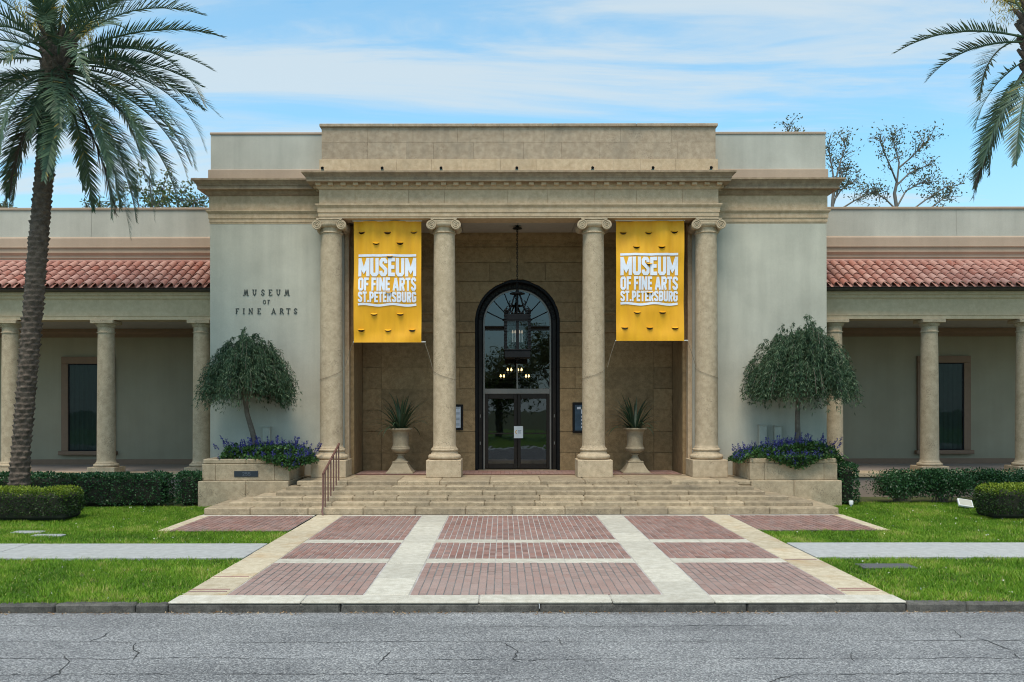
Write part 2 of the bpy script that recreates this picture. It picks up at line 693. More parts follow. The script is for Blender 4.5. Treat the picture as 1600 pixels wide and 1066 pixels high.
def brick_mat(name, dust):
    m, t, b = new_mat(name)
    rv = rnd_value(t)
    r = ramp(t, [(0.0, (0.185, 0.095, 0.076)), (0.3, (0.29, 0.145, 0.115)), (0.55, (0.23, 0.145, 0.128)), (0.8, (0.345, 0.195, 0.16)), (1.0, (0.26, 0.112, 0.085))])
    t.links.new(rv, r.inputs[0])
    p = wpos(t)
    big = noise_tex(t, p, 0.55, 4, 0.55)
    fine = noise_tex(t, p, 45, 5, 0.7)
    rb = ramp(t, [(0.42, (0, 0, 0)), (0.66, (1, 1, 1))])
    t.links.new(big, rb.inputs[0])
    c = mixrgb(t, mth(t, 'ADD', mth(t, 'MULTIPLY', rb.outputs[0], 0.25), dust * 0.75), r.outputs[0], (0.39, 0.29, 0.255))
    rf = ramp(t, [(0.3, (0.78, 0.78, 0.78)), (0.7, (1.16, 1.16, 1.16))])
    t.links.new(fine, rf.inputs[0])
    c = mixrgb(t, 1.0, c, rf.outputs[0], 'MULTIPLY')
    t.links.new(c, b.inputs['Base Color'])
    b.inputs['Roughness'].default_value = 0.75
    bp = N(t, 'ShaderNodeBump', inp={'Strength': 0.4, 'Distance': 0.004})
    t.links.new(fine, bp.inputs['Height'])
    t.links.new(bp.outputs[0], b.inputs['Normal'])
    return m


M['brick'] = brick_mat('red_paving_brick', 0.12)
M['brick_worn'] = brick_mat('worn_paving_brick', 0.62)
M['mortar_dark'] = plain('dirty_mortar', (0.17, 0.165, 0.16), 0.9, var=0.3, vscale=2.5, bump=0.3)
M['mortar'] = plain('pale_mortar', (0.42, 0.385, 0.37), 0.9, var=0.3, vscale=2.5, bump=0.3)


def tile_mat():
    m, t, b = new_mat('terracotta_tile')
    rv = rnd_value(t)
    r = ramp(t, [(0.0, (0.36, 0.15, 0.115)), (0.35, (0.46, 0.22, 0.17)), (0.7, (0.52, 0.28, 0.225)), (1.0, (0.38, 0.135, 0.095))])
    t.links.new(rv, r.inputs[0])
    p = wpos(t)
    n = noise_tex(t, p, 6, 6, 0.65)
    rn = ramp(t, [(0.48, (0, 0, 0)), (0.75, (1, 1, 1))])
    t.links.new(n, rn.inputs[0])
    c = mixrgb(t, mth(t, 'MULTIPLY', rn.outputs[0], 0.4), r.outputs[0], (0.62, 0.45, 0.38))
    t.links.new(c, b.inputs['Base Color'])
    b.inputs['Roughness'].default_value = 0.6
    bp = N(t, 'ShaderNodeBump', inp={'Strength': 0.3, 'Distance': 0.006})
    t.links.new(n, bp.inputs['Height'])
    t.links.new(bp.outputs[0], b.inputs['Normal'])
    return m


M['tile'] = tile_mat()


def asphalt_mat():
    m, t, b = new_mat('worn_asphalt')
    g = N(t, 'ShaderNodeNewGeometry')
    sp = N(t, 'ShaderNodeSeparateXYZ')
    link(t, g, 'Position', sp, 0)
    p = g.outputs['Position']
    big = noise_tex(t, p, 0.6, 5, 0.6)
    v = N(t, 'ShaderNodeTexVoronoi', inp={'Scale': 75.0})
    t.links.new(p, v.inputs['Vector'])
    vs_ = N(t, 'ShaderNodeSeparateColor')
    link(t, v, 'Color', vs_, 0)
    fine = noise_tex(t, p, 190, 3, 0.7)
    agg = mth(t, 'ADD', mth(t, 'MULTIPLY', vs_.outputs[0], 0.55), mth(t, 'MULTIPLY', fine, 0.45))
    r = ramp(t, [(0.15, (0.06, 0.06, 0.062)), (0.5, (0.205, 0.203, 0.205)), (0.72, (0.34, 0.335, 0.33)), (0.86, (0.66, 0.64, 0.60))])
    t.links.new(agg, r.inputs[0])
    rb = ramp(t, [(0.35, (0.84, 0.84, 0.85)), (0.65, (1.12, 1.12, 1.12))])
    t.links.new(big, rb.inputs[0])
    c = mixrgb(t, 1.0, r.outputs[0], rb.outputs[0], 'MULTIPLY')
    # lengthwise roller seams and tyre wear
    wl = noise_tex(t, wpos(t, (0.15, 2.2, 1)), 1.0, 4, 0.6)
    rw = ramp(t, [(0.4, (0.9, 0.9, 0.9)), (0.6, (1.06, 1.06, 1.06))])
    t.links.new(wl, rw.inputs[0])
    c = mixrgb(t, 1.0, c, rw.outputs[0], 'MULTIPLY')
    wob = noise_tex(t, p, 1.1, 5, 0.6)
    wob2 = noise_tex(t, p, 9.0, 3, 0.6)
    yy = mth(t, 'ADD', sp.outputs[1], mth(t, 'ADD', mth(t, 'MULTIPLY', mth(t, 'SUBTRACT', wob, 0.5), 0.16), mth(t, 'MULTIPLY', mth(t, 'SUBTRACT', wob2, 0.5), 0.05)))
    crack = None
    for D0, wd in ((10.04, 0.014), (9.36, 0.011), (8.80, 0.012), (10.72, 0.007), (8.3, 0.01), (7.0, 0.01)):
        k = mth(t, 'LESS_THAN', mth(t, 'ABSOLUTE', mth(t, 'SUBTRACT', yy, D0)), wd)
        crack = k if crack is None else mth(t, 'MAXIMUM', crack, k)
    brk = noise_tex(t, wpos(t, (1, 3, 1)), 0.9, 3, 0.5)
    crack = mth(t, 'MULTIPLY', crack, mth(t, 'MULTIPLY', mth(t, 'SUBTRACT', brk, 0.36, True), 3.2, True))
    allc = mth(t, 'MULTIPLY', crack, 0.35)
    c = mixrgb(t, mth(t, 'MULTIPLY', allc, 0.8), c, (0.035, 0.035, 0.038))
    t.links.new(c, b.inputs['Base Color'])
    b.inputs['Roughness'].default_value = 0.85
    b.inputs['Specular IOR Level'].default_value = 0.35
    bp = N(t, 'ShaderNodeBump', inp={'Strength': 0.5, 'Distance': 0.006})
    t.links.new(mth(t, 'SUBTRACT', agg, mth(t, 'MULTIPLY', allc, 1.5)), bp.inputs['Height'])
    t.links.new(bp.outputs[0], b.inputs['Normal'])
    return m


M['asphalt'] = asphalt_mat()
M['tar'] = plain('crack_tar', (0.035, 0.034, 0.034), 0.9)
M['earth'] = plain('lawn_soil', (0.075, 0.085, 0.025), 0.95, var=0.35, vscale=3)
M['grass'] = leafmat('grass_blades', [(0.0, (0.075, 0.17, 0.012)), (0.4, (0.14, 0.29, 0.018)), (0.75, (0.24, 0.40, 0.03)), (0.92, (0.34, 0.42, 0.06)), (1.0, (0.50, 0.42, 0.18))], 0.6, 0.38, 0.25)
M['hedge'] = leafmat('dark_hedge_leaves', [(0.0, (0.014, 0.042, 0.015)), (0.6, (0.03, 0.09, 0.03)), (1.0, (0.065, 0.16, 0.05))], 0.4, 0.12, 0.4)
M['light_hedge'] = leafmat('light_hedge_leaves', [(0.0, (0.02, 0.045, 0.012)), (0.45, (0.04, 0.085, 0.014)), (0.75, (0.13, 0.20, 0.018)), (1.0, (0.24, 0.30, 0.025))], 0.5, 0.25)
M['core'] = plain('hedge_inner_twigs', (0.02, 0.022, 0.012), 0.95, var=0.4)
M['palm_leaf'] = leafmat('palm_leaflets', [(0.0, (0.045, 0.085, 0.05)), (0.55, (0.085, 0.145, 0.085)), (0.86, (0.14, 0.20, 0.10)), (0.95, (0.30, 0.23, 0.04)), (1.0, (0.46, 0.26, 0.03))], 0.42, 0.2, 0.45)
M['palm_dead'] = leafmat('dead_palm_leaflets', [(0.0, (0.09, 0.065, 0.045)), (1.0, (0.17, 0.125, 0.09))], 0.8, 0.1)
M['palm_fruit'] = leafmat('palm_flower_stalks', [(0.0, (0.45, 0.22, 0.02)), (0.5, (0.45, 0.33, 0.03)), (1.0, (0.30, 0.33, 0.06))], 0.6, 0.1)
M['palm_trunk'] = stone('palm_trunk_bark', (0.065, 0.045, 0.032), (0.165, 0.12, 0.09), pit=0.2, stain=0.4, stain_c=(0.05, 0.04, 0.03), bump=0.8)
M['rachis'] = plain('palm_rachis', (0.16, 0.15, 0.05), 0.6, var=0.3)
M['bark'] = stone('tree_bark', (0.10, 0.08, 0.06), (0.20, 0.165, 0.13), pit=0.3, stain=0.3, stain_c=(0.07, 0.06, 0.05), bump=0.8)
M['weep'] = leafmat('weeping_tree_leaves', [(0.0, (0.024, 0.054, 0.027)), (0.6, (0.046, 0.094, 0.044)), (0.85, (0.085, 0.14, 0.065)), (1.0, (0.16, 0.20, 0.11))], 0.55, 0.2)
M['sage_leaf'] = leafmat('sage_leaves', [(0.0, (0.02, 0.055, 0.018)), (0.6, (0.045, 0.12, 0.03)), (1.0, (0.10, 0.20, 0.05))], 0.5, 0.2)
M['sage_flower'] = leafmat('sage_flowers', [(0.0, (0.024, 0.026, 0.12)), (0.6, (0.042, 0.045, 0.24)), (1.0, (0.10, 0.09, 0.33))], 0.6, 0.2)
M['urn_leaf'] = leafmat('strappy_leaves', [(0.0, (0.02, 0.04, 0.022)), (1.0, (0.05, 0.09, 0.045))], 0.4, 0.1)
M['bg_leaf'] = leafmat('distant_leaves', [(0.0, (0.05, 0.075, 0.025)), (0.6, (0.10, 0.145, 0.045)), (1.0, (0.22, 0.22, 0.08))], 0.6, 0.35)
M['bg_leaf_dark'] = leafmat('distant_dark_leaves', [(0.0, (0.07, 0.085, 0.05)), (0.6, (0.12, 0.135, 0.07)), (1.0, (0.20, 0.19, 0.10))], 0.6, 0.3)
M['twig'] = plain('grey_twigs', (0.17, 0.15, 0.13), 0.9)
M['litter'] = leafmat('dry_leaf_litter', [(0.0, (0.16, 0.085, 0.04)), (0.6, (0.30, 0.18, 0.09)), (1.0, (0.50, 0.38, 0.25))], 0.9, 0.1)
M['petal'] = leafmat('pale_fallen_petals', [(0.0, (0.55, 0.55, 0.40)), (1.0, (0.75, 0.75, 0.65))], 0.8, 0.2)
#---SETTING---

# ================================================================== ground, road, paving
def sheet(name, x0, x1, y0, y1, z, mat, **kw):
    mb = MB()
    mb.add([(x0, y0, z), (x1, y0, z), (x1, y1, z), (x0, y1, z)], [(0, 1, 2, 3)])
    return mb.build(name, mat, None, (0, 0, 0), **kw)


YK = 11.44            # kerb face
ZR = -0.14            # road level
BAND = [(-4.68, -4.08), (-2.26, -1.66), (1.70, 2.30), (4.13, 4.72)]
sheet('ground', -300, 300, YK + 0.2, 600, -0.05, M['earth'], kind='structure')
sheet('far_ground', -300, 300, -400, -2.0, -0.05, M['earth'], kind='structure')
sheet('road', -300, 300, -2.0, YK + 0.21, ZR, M['asphalt'], kind='structure')

# cracks in the asphalt: thin dark wandering strips
RD = bpy.data.objects['road']
crk = MB()


def crack(pts, w):
    P = []
    for (x0, y0), (x1, y1) in zip(pts[:-1], pts[1:]):
        n_ = max(2, int(math.hypot(x1 - x0, y1 - y0) / .07))
        for i in range(n_):
            t_ = i / n_
            P.append((x0 + (x1 - x0) * t_ + random.gauss(0, .012), y0 + (y1 - y0) * t_ + random.gauss(0, .012)))
    P.append(pts[-1])
    vs_, fs_ = [], []
    for i, (a, b_) in enumerate(P):
        c_ = P[min(i + 1, len(P) - 1)]
        d_ = P[max(i - 1, 0)]
        dx, dy = c_[0] - d_[0], c_[1] - d_[1]
        l_ = math.hypot(dx, dy) or 1
        ww = w * random.uniform(.35, 1.2) * min(1, .3 + 4 * min(i, len(P) - 1 - i) / len(P))
        vs_ += [(a - dy / l_ * ww, b_ + dx / l_ * ww, ZR + .004), (a + dy / l_ * ww, b_ - dx / l_ * ww, ZR + .004)]
    crk.add(vs_, [(2 * i, 2 * i + 1, 2 * i + 3, 2 * i + 2) for i in range(len(P) - 1)])


def rp(px, py):
    D = F * (EYE - ZR) / (py - 634)
    return (WX(px, D), D)


for ln_px in ([(175, 985), (158, 995), (140, 1003)], [(212, 1003), (206, 1012), (216, 1020), (208, 1032)], [(610, 1018), (600, 1030), (590, 1038)],
              [(785, 1003), (798, 1012), (808, 1020), (803, 1032), (812, 1036)], [(640, 1056), (668, 1064), (690, 1075)], [(945, 1058), (965, 1066), (980, 1075)], [(870, 998), (878, 1008)],
              [(1488, 985), (1500, 998)], [(1525, 998), (1560, 1010), (1592, 1022)], [(1585, 1022), (1592, 1032)], [(60, 1066), (92, 1052), (105, 1034), (98, 1022)], [(1330, 1020), (1335, 1035)], [(1240, 1056), (1215, 1062), (1190, 1072)]):
    crack([rp(*q) for q in ln_px], .008)
for (xa, xb, yy) in ((-8, -3.9, 10.05), (-3.7, 0.9, 10.02), (1.1, 2.2, 10.0), (3.2, 8.6, 10.06), (-6.5, -2.2, 9.36), (-1.8, 1.2, 9.31), (1.5, 7.5, 9.34), (-7.0, 0.2, 8.82), (2.0, 7.0, 8.78), (-8, -5.5, 10.75), (-1, 3.5, 10.7), (-6, 6, 8.35)):
    crack([(xa + (xb - xa) * k / 6, yy + random.gauss(0, .02)) for k in range(7)], .0055)
crk.build('asphalt_cracks', M['tar'], RD, (0, 0, 0), kind='stuff')

# kerb
kerb = empty('kerb', (0, YK, 0), kind='structure')
x = -20.0
while x < 20.0:
    central = -4.78 < x + 0.05 < 4.7
    L = random.uniform(0.75, 1.3) if not central else random.uniform(2.1, 2.7)
    x1 = x + L
    if x < -4.7 < x1:
        x1 = -4.7
    if x < 4.74 < x1:
        x1 = 4.74
    mb = MB()
    top = -0.03 + random.uniform(-0.012, 0.012) if not central else -0.033
    dy = random.uniform(-0.015, 0.015) if not central else 0
    mb.box(x + 0.006, x1 - 0.006, YK + dy, YK + 0.17, ZR - 0.05, top, 0.022)
    mb.build('kerb_stone', M['kerb'], kerb, ((x + x1) / 2, YK, 0))
    x = x1

# the sidewalk slabs
walk = empty('sidewalk', (0, 15.5, 0), kind='structure')
for (xs) in ([-4.70, -9.05, -12.3, -15.5, -18.7, -22], [4.74, 7.75, 10.85, 14.0, 17.1, 20.3]):
    for a, b_ in zip(xs[:-1], xs[1:]):
        mb = MB()
        mb.box(min(a, b_) + 0.007, max(a, b_) - 0.007, 14.78, 16.32, -0.09, 0.0 + random.uniform(-0.003, 0.002), 0.008)
        mb.build('concrete_slab', M['sidewalk'], walk, ((a + b_) / 2, 15.5, 0))

# forecourt: pale stone bands, red brick panels
fore = empty('forecourt_paving', (0, 16, 0), kind='structure')
mb = MB()
mb.add([(-4.68, YK + 0.17, -0.009), (4.72, YK + 0.17, -0.009), (4.72, 20.75, -0.009), (-4.68, 20.75, -0.009)], [(0, 1, 2, 3)])
for s in (-1, 1):
    mb.add([(s * 4.73, 18.0, -0.009), (s * 7.35, 18.0, -0.009), (s * 7.35, 20.75, -0.009), (s * 4.73, 20.75, -0.009)], [(0, 1, 2, 3)])
mb.build('mortar_bed', M['mortar'], fore)
mb = MB()
for (a, b_) in ((-4.06, -2.28), (-1.64, 1.68), (2.32, 4.11)):
    mb.add([(a, 11.86, -0.006), (b_, 11.86, -0.006), (b_, 14.27, -0.006), (a, 14.27, -0.006)], [(0, 1, 2, 3)])
mb.build('dirty_mortar_bed', M['mortar_dark'], fore)
SLABS = []


def slab(x0, x1, y0, y1, mat, z=0.0, b=0.008):
    mb = MB()
    g = 0.004
    mb.box(x0 + g, x1 - g, y0 + g, y1 - g, -0.08, z + random.uniform(-0.003, 0.003), b)
    return mb.build('stone_slab', mat, fore, ((x0 + x1) / 2, (y0 + y1) / 2, 0))


for bi, (a, b_) in enumerate(BAND):
    y = 11.85
    outer = bi in (0, 3)
    while y < 20.5:
        L = random.uniform(0.85, 1.25)
        if y + L > 20.1:
            L = 20.5 - y
        slab(a, b_, y, y + L, M['slab_edge'] if outer else M['slab'])
        y += L
# thin brick-red fillets set across the outer bands near the kerb
for (bi, ys) in ((0, (12.05, 12.19, 13.1)), (3, (12.08, 12.2, 14.5))):
    for yy in ys:
        mb = MB()
        mb.box(BAND[bi][0] + .02, BAND[bi][1] - .06, yy, yy + .045, -.02, .006, .003)
        mb.build('brick_fillet', M['brick'], fore, ((BAND[bi][0] + BAND[bi][1]) / 2, yy, 0))
# front strip along the kerb and thin strip under the steps
x = -4.70
while x < 4.70:
    L = min(random.uniform(1.3, 2.3), 4.74 - x)
    if 4.74 - x - L < 0.5:
        L = 4.74 - x
    mb = MB()
    mb.box(x + .004, x + L - .004, YK - random.uniform(0.0, 0.012), 11.846, -0.031, 0.001 + random.uniform(-.003, .003), 0.012)
    mb.build('stone_slab', M['slab'], fore, (x + L / 2, 11.6, 0))
    x += L
PX = [(BAND[0][1], BAND[1][0]), (BAND[1][1], BAND[2][0]), (BAND[2][1], BAND[3][0])]
for (a, b_) in PX:
    n = 2 if b_ - a < 2.5 else 3
    for yy0, yy1 in ((14.28, 14.66), (16.38, 16.74), (20.36, 20.5)):
        for k in range(n):
            slab(a + (b_ - a) * k / n, a + (b_ - a) * (k + 1) / n, yy0, yy1, M['slab'])
for s in (-1, 1):                     # tan border of the side aprons
    y = 18.0
    while y < 20.4:
        slab(*(sorted((s * 7.36, s * 7.12))), y, min(y + 0.85, 20.5), M['slab_edge'])
        y += 0.85
    slab(*(sorted((s * 4.72, s * 7.36))), 20.4, 20.5, M['slab'])

# bricks: collect every position, the nearest 300 become parts, the rest one stuff part
bricks = []


def brick_field(x0, x1, y0, y1):
    nx = max(1, round((x1 - x0) / 0.113))
    ny = max(1, round((y1 - y0) / 0.213))
    wx, wy = (x1 - x0) / nx, (y1 - y0) / ny
    for i in range(nx):
        off = 0.5 if i % 2 else 0.0
        js = range(ny) if not off else range(-1, ny)
        for j in js:
            ya = y0 + (j + off) * wy
            yb = ya + wy
            ya, yb = max(ya, y0), min(yb, y1)
            if yb - ya < 0.03:
                continue
            bricks.append((x0 + (i + .5) * wx, (ya + yb) / 2, wx - 0.0115, yb - ya - (0.015 if y1 < 14.5 else 0.008), 0.5 if (yb - ya) < wy * .8 else 1.0))


for (a, b_) in PX:
    brick_field(a + 0.01, b_ - 0.01, 11.86, 14.27)
    brick_field(a + 0.01, b_ - 0.01, 14.67, 16.37)
    brick_field(a + 0.01, b_ - 0.01, 16.75, 20.35)
for s in (-1, 1):
    xa, xb = sorted((s * 4.73, s * 7.11))
    brick_field(xa, xb, 18.0, 20.39)
bricks.sort(key=lambda q: q[1] + 0.25 * abs(q[0]))
shared = {}
n_ind = 0
rest_front, rest_back = MB(), MB()
for (bx, by, w, l, full) in bricks:
    zt = 0.0 + random.uniform(-0.003, 0.003)
    if n_ind < 300 and full == 1.0 and by < 14.5:
        key = (round(w, 4), round(l, 4))
        if key not in shared:
            q = MB()
            q.box(-w / 2, w / 2, -l / 2, l / 2, -0.05, 0.0, 0.004)
            shared[key] = q.mesh('brick', M['brick_worn'])
        put('brick', shared[key], fore, (bx, by, zt), (random.uniform(-.008, .008), random.uniform(-.01, .01), random.uniform(-.008, .008)))
        n_ind += 1
    else:
        rest = rest_front if by < 14.5 else rest_back
        rest.rv = random.random()
        rest.add([(bx + sx * w / 2, by + sy * l / 2, -0.03) for sx, sy in ((-1, -1), (1, -1), (1, 1), (-1, 1))] +
                 [(bx + sx * (w / 2 - .005), by + sy * (l / 2 - .005), zt) for sx, sy in ((-1, -1), (1, -1), (1, 1), (-1, 1))],
                 [(4, 5, 6, 7), (0, 1, 5, 4), (1, 2, 6, 5), (2, 3, 7, 6), (3, 0, 4, 7)])
rest_front.build('worn_brick_field', M['brick_worn'], fore, kind='stuff')
rest_back.build('red_brick_field', M['brick'], fore, kind='stuff')

# ================================================================== front steps
ZF = 0.62
SD = [20.5 + 0.1, 20.96, 21.32, 21.68, 22.04, 22.40]
SZ = [0.15, 0.245, 0.335, 0.43, 0.525, ZF]
steps = empty('front_steps', (0, 20.6, 0), label='wide flight of six low tan limestone steps leading up to the portico', cat='steps')
for i in range(6):
    half = 7.30 - i * 0.46
    if i == 5:
        half = 8.0
    zb = 0.0 if i == 0 else SZ[i - 1]
    depth = 0.36 if i < 5 else 1.9
    xs = [-half]
    while xs[-1] < half:
        nx_ = xs[-1] + random.uniform(1.05, 1.35)
        if half - nx_ < 0.6:
            nx_ = half
        xs.append(nx_)
    for a, b_ in zip(xs[:-1], xs[1:]):
        if i == 5 and (abs(a + b_) / 2 > 5.6):
            continue
        if i == 5:
            a, b_ = max(a, -5.78), min(b_, 5.78)
        mb = MB()
        nose = 0.012
        y1 = SD[i] + depth + (0.02 if i < 5 else 0)
        mb.box(a + 0.003, b_ - 0.003, SD[i] - nose, y1 if i < 5 else 23.9, zb - 0.02 + (0.004 if i == 0 else 0), SZ[i] + random.uniform(-.003, .003), 0.022)
        mb.build('step_slab', M['step'], steps, ((a + b_) / 2, SD[i], SZ[i]))
    # side returns of the lower steps run back beside the planters
    if 0 < i < 5 or i == 0:
        for s in (-1, 1):
            xa, xb = sorted((s * half, s * (half - 0.9)))
            mb = MB()
            mb.box(xa, xb, SD[i] + depth + 0.024, 22.39, zb - 0.02, SZ[i] - 0.002, 0.015)
            mb.build('step_slab', M['step'], steps, ((xa + xb) / 2, SD[i] + .6, SZ[i]))
mb = MB()
mb.box(-5.75, 5.75, 20.95, 22.7, -0.04, 0.16)
mb.box(-5.75, 5.75, 22.0, 23.0, 0.17, 0.5)
mb.build('step_core', M['step'], steps)

# handrail on the steps
hr = empty('handrail', (-4.55, 20.55, 0), label='brown metal handrail with slim balusters on the entrance steps', cat='handrail')
mb = MB()
xr = -4.55
top = [(xr, 20.56, 0.93), (xr, 22.50, 1.52), (xr, 22.56, 1.54)]
mb.tube(top, 0.028, 8)
mb.build('top_rail', M['rail'], hr, smooth=40)
mb = MB()
mb.tube([(xr, 20.57, 0.92), (xr, 20.57, 0.4), (xr, 20.53, 0.2), (xr - 0.0, 20.46, 0.08), (xr + 0.03, 20.42, 0.0)], 0.021, 8)
mb.build('end_post', M['rail'], hr, smooth=40)
for k in range(6):
    y = 20.80 + k * 0.345
    zt = 0.93 + (y - 20.56) / 1.94 * 0.59
    zb = max(z for z, d in zip(SZ, SD) if d <= y + .001)
    mb = MB()
    mb.tube([(xr, y, zb - 0.005), (xr, y, zt)], 0.017, 6)
    mb.build('baluster', M['rail'], hr, smooth=40)

# ================================================================== the museum building
B = empty('museum_building', (0, 24.3, 0), label='classical tan stone and grey stucco museum with columned portico and tiled side wings', cat='building')
DW, DE, DC = 24.3, 23.55, 23.86           # main wall, entablature face, column centre
DB, DI = 26.0, 26.45                        # porch back wall, door plane

# --- stucco wall blocks left and right of the portico
for s in (-1, 1):
    xa, xb = sorted((s * 4.72, s * 8.36))
    mb = MB()
    mb.box(xa, xb, DW, 30.0, 0.0, 7.44)
    mb.build('stucco_wall', M['stucco'], B)
    # granite-like stone anta lining the portico opening
    xa, xb = sorted((s * 4.60, s * 4.717))
    mb = MB()
    mb.box(xa, xb, DW + 0.02, DB, ZF, 7.43, 0.01)
    mb.build('portico_anta', M['trim'], B)
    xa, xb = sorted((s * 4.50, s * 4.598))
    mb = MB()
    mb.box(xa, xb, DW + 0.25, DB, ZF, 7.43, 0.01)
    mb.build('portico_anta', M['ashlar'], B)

# --- porch floor, ceiling
mb = MB()
mb.box(-5.75, 5.75, 23.905, DI + 0.3, 0.2, ZF - 0.004)
mb.build('porch_floor', M['step'], B)
mb = MB()
mb.box(-4.45, 4.45, 24.42, 25.75, ZF - 0.01, ZF + 0.012)
pf = mb.build('brick_floor_panel', M['mat_red'], B)
# floor bricks of the porch, joined (seen edge-on)
q = MB()
for i in range(72):
    for j in range(11):
        q.rv = random.random()
        xx = -4.42 + i * 0.1228
        yy = 24.44 + j * 0.118
        q.box(xx, xx + 0.115, yy, yy + 0.11, ZF + 0.005, ZF + 0.022)
q.build('porch_brick_field', M['brick'], B, kind='stuff')
ceil = empty('porch_ceiling', (0, 24.8, 7.5), B)
for i in range(6):
    xa = -4.7 + i * 9.4 / 6
    mb = MB()
    mb.box(xa + 0.006, xa + 9.4 / 6 - 0.006, 24.16, DB + 0.1, 7.50, 7.56, 0.006)
    mb.build('ceiling_panel', M['ceiling'], ceil, (xa + 0.7, 25, 7.5))
mb = MB()
mb.box(-5.2, 5.2, 24.15, 29.5, 7.57, 7.7)
mb.build('ceiling_backing', M['ceiling'], ceil)

# --- porch back wall of ashlar blocks with the arched opening
back = empty('porch_back_wall', (0, DB, ZF), B)
ARC_R, ARC_Z = 1.225, 4.93
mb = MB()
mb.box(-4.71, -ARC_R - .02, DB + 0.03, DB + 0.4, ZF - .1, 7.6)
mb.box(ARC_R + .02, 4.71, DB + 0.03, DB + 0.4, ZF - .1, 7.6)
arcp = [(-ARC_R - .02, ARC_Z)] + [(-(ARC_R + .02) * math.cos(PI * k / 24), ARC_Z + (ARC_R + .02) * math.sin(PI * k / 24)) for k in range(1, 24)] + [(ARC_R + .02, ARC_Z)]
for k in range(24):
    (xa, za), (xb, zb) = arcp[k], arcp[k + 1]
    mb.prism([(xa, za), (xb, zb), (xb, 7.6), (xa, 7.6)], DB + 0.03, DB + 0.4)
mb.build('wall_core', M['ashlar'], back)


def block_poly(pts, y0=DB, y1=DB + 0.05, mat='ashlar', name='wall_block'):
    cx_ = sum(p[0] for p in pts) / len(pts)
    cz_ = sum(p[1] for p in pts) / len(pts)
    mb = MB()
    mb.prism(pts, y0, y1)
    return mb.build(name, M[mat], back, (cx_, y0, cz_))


g = .007
rows = [ZF + 0.0, 1.13, 1.75, 2.37, 2.99, 3.61, 4.23, 4.62, 4.93, 5.5, 6.1, 6.65, 7.1]

for ri, (za, zb) in enumerate(zip(rows[:-1], rows[1:])):
    band = ri == 7                # impost course, proud
    yoff = -0.035 if (band or ri == 0) else 0.0
    for s in (-1, 1):
        ts = [k / 5 for k in range(6)]

        def edge(z):
            if z <= ARC_Z:
                return ARC_R
            d = ARC_R ** 2 - (z - ARC_Z) ** 2
            return math.sqrt(d) if d > 0 else 0.0
        # central bay from the arch out to 1.95
        cuts = [1.95]
        inner = max(edge(za), edge(zb))
        if inner + 0.55 < 1.95 and ri % 2 == 0:
            cuts = [inner + 0.45, 1.95]
        prev = None
        for ci, c in enumerate(cuts):
            if ci == 0:
                pts = [(s * (edge(za + (zb - za) * t) + g), za + g + (zb - za - 2 * g) * t) for t in ts] + [(s * (c - g), zb - g), (s * (c - g), za + g)]
            else:
                pts = [(s * (prev + g), za + g), (s * (prev + g), zb - g), (s * (c - g), zb - g), (s * (c - g), za + g)]
            prev = c
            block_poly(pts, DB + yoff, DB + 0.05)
        # side bays, set back between flat piers
        xs = [1.95, 2.12, 2.12 + (0.95 if ri % 2 else 1.35), 3.95, 4.49] if not band else [1.95, 3.2, 4.49]
        for ci, (a, c) in enumerate(zip(xs[:-1], xs[1:])):
            yo = 0.028 if (0 < ci < len(xs) - 2 and not band and ri > 0) else yoff
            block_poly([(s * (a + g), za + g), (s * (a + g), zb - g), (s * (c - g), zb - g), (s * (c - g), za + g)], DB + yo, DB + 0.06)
    # recessed-panel mouldings of the side bays
for s in (-1, 1):
    for (za, zb) in ((5.15, 6.55), (2.5, 4.1)):
        mb = MB()
        xa, xb = sorted((s * 2.3, s * 3.75))
        w = 0.07
        for (p0, p1, p2, p3) in ((xa, xb, za, za + w), (xa, xb, zb - w, zb), (xa, xa + w, za + w, zb - w), (xb - w, xb, za + w, zb - w)):
            mb.box(p0, p1, DB - 0.005, DB + 0.027, p2, p3, 0.012)
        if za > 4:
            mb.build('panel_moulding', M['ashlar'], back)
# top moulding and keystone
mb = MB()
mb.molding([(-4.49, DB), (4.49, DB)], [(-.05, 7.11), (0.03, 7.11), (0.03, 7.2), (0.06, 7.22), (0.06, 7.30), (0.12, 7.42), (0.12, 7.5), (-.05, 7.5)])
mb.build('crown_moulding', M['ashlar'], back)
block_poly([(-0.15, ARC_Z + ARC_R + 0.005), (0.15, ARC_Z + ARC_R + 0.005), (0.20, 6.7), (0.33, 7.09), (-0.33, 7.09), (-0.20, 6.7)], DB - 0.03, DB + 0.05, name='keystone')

# --- arched doorway
# stone reveal, coloured black to stand in for its shade
mb = MB()
n = 36


def arch_strip(r0, r1, y0, y1, zbot):
    pts = [(-1, zbot)] + [None] * (n + 1) + [(1, zbot)]
    ring = []
    for k in range(n + 1):
        a = PI * k / n
        ring.append((math.cos(PI - a), math.sin(a)))
    for k in range(n):
        (c0, s0), (c1, s1) = ring[k], ring[k + 1]
        mb.add([(r0 * c0, y0, ARC_Z + r0 * s0), (r1 * c0, y0, ARC_Z + r1 * s0), (r1 * c1, y0, ARC_Z + r1 * s1), (r0 * c1, y0, ARC_Z + r0 * s1),
                (r0 * c0, y1, ARC_Z + r0 * s0), (r1 * c0, y1, ARC_Z + r1 * s0), (r1 * c1, y1, ARC_Z + r1 * s1), (r0 * c1, y1, ARC_Z + r0 * s1)],
               [(0, 3, 2, 1), (4, 5, 6, 7), (0, 4, 7, 3), (1, 2, 6, 5)])
    for s in (-1, 1):
        xa, xb = sorted((s * r0, s * r1))
        mb.box(xa, xb, y0, y1, zbot, ARC_Z)


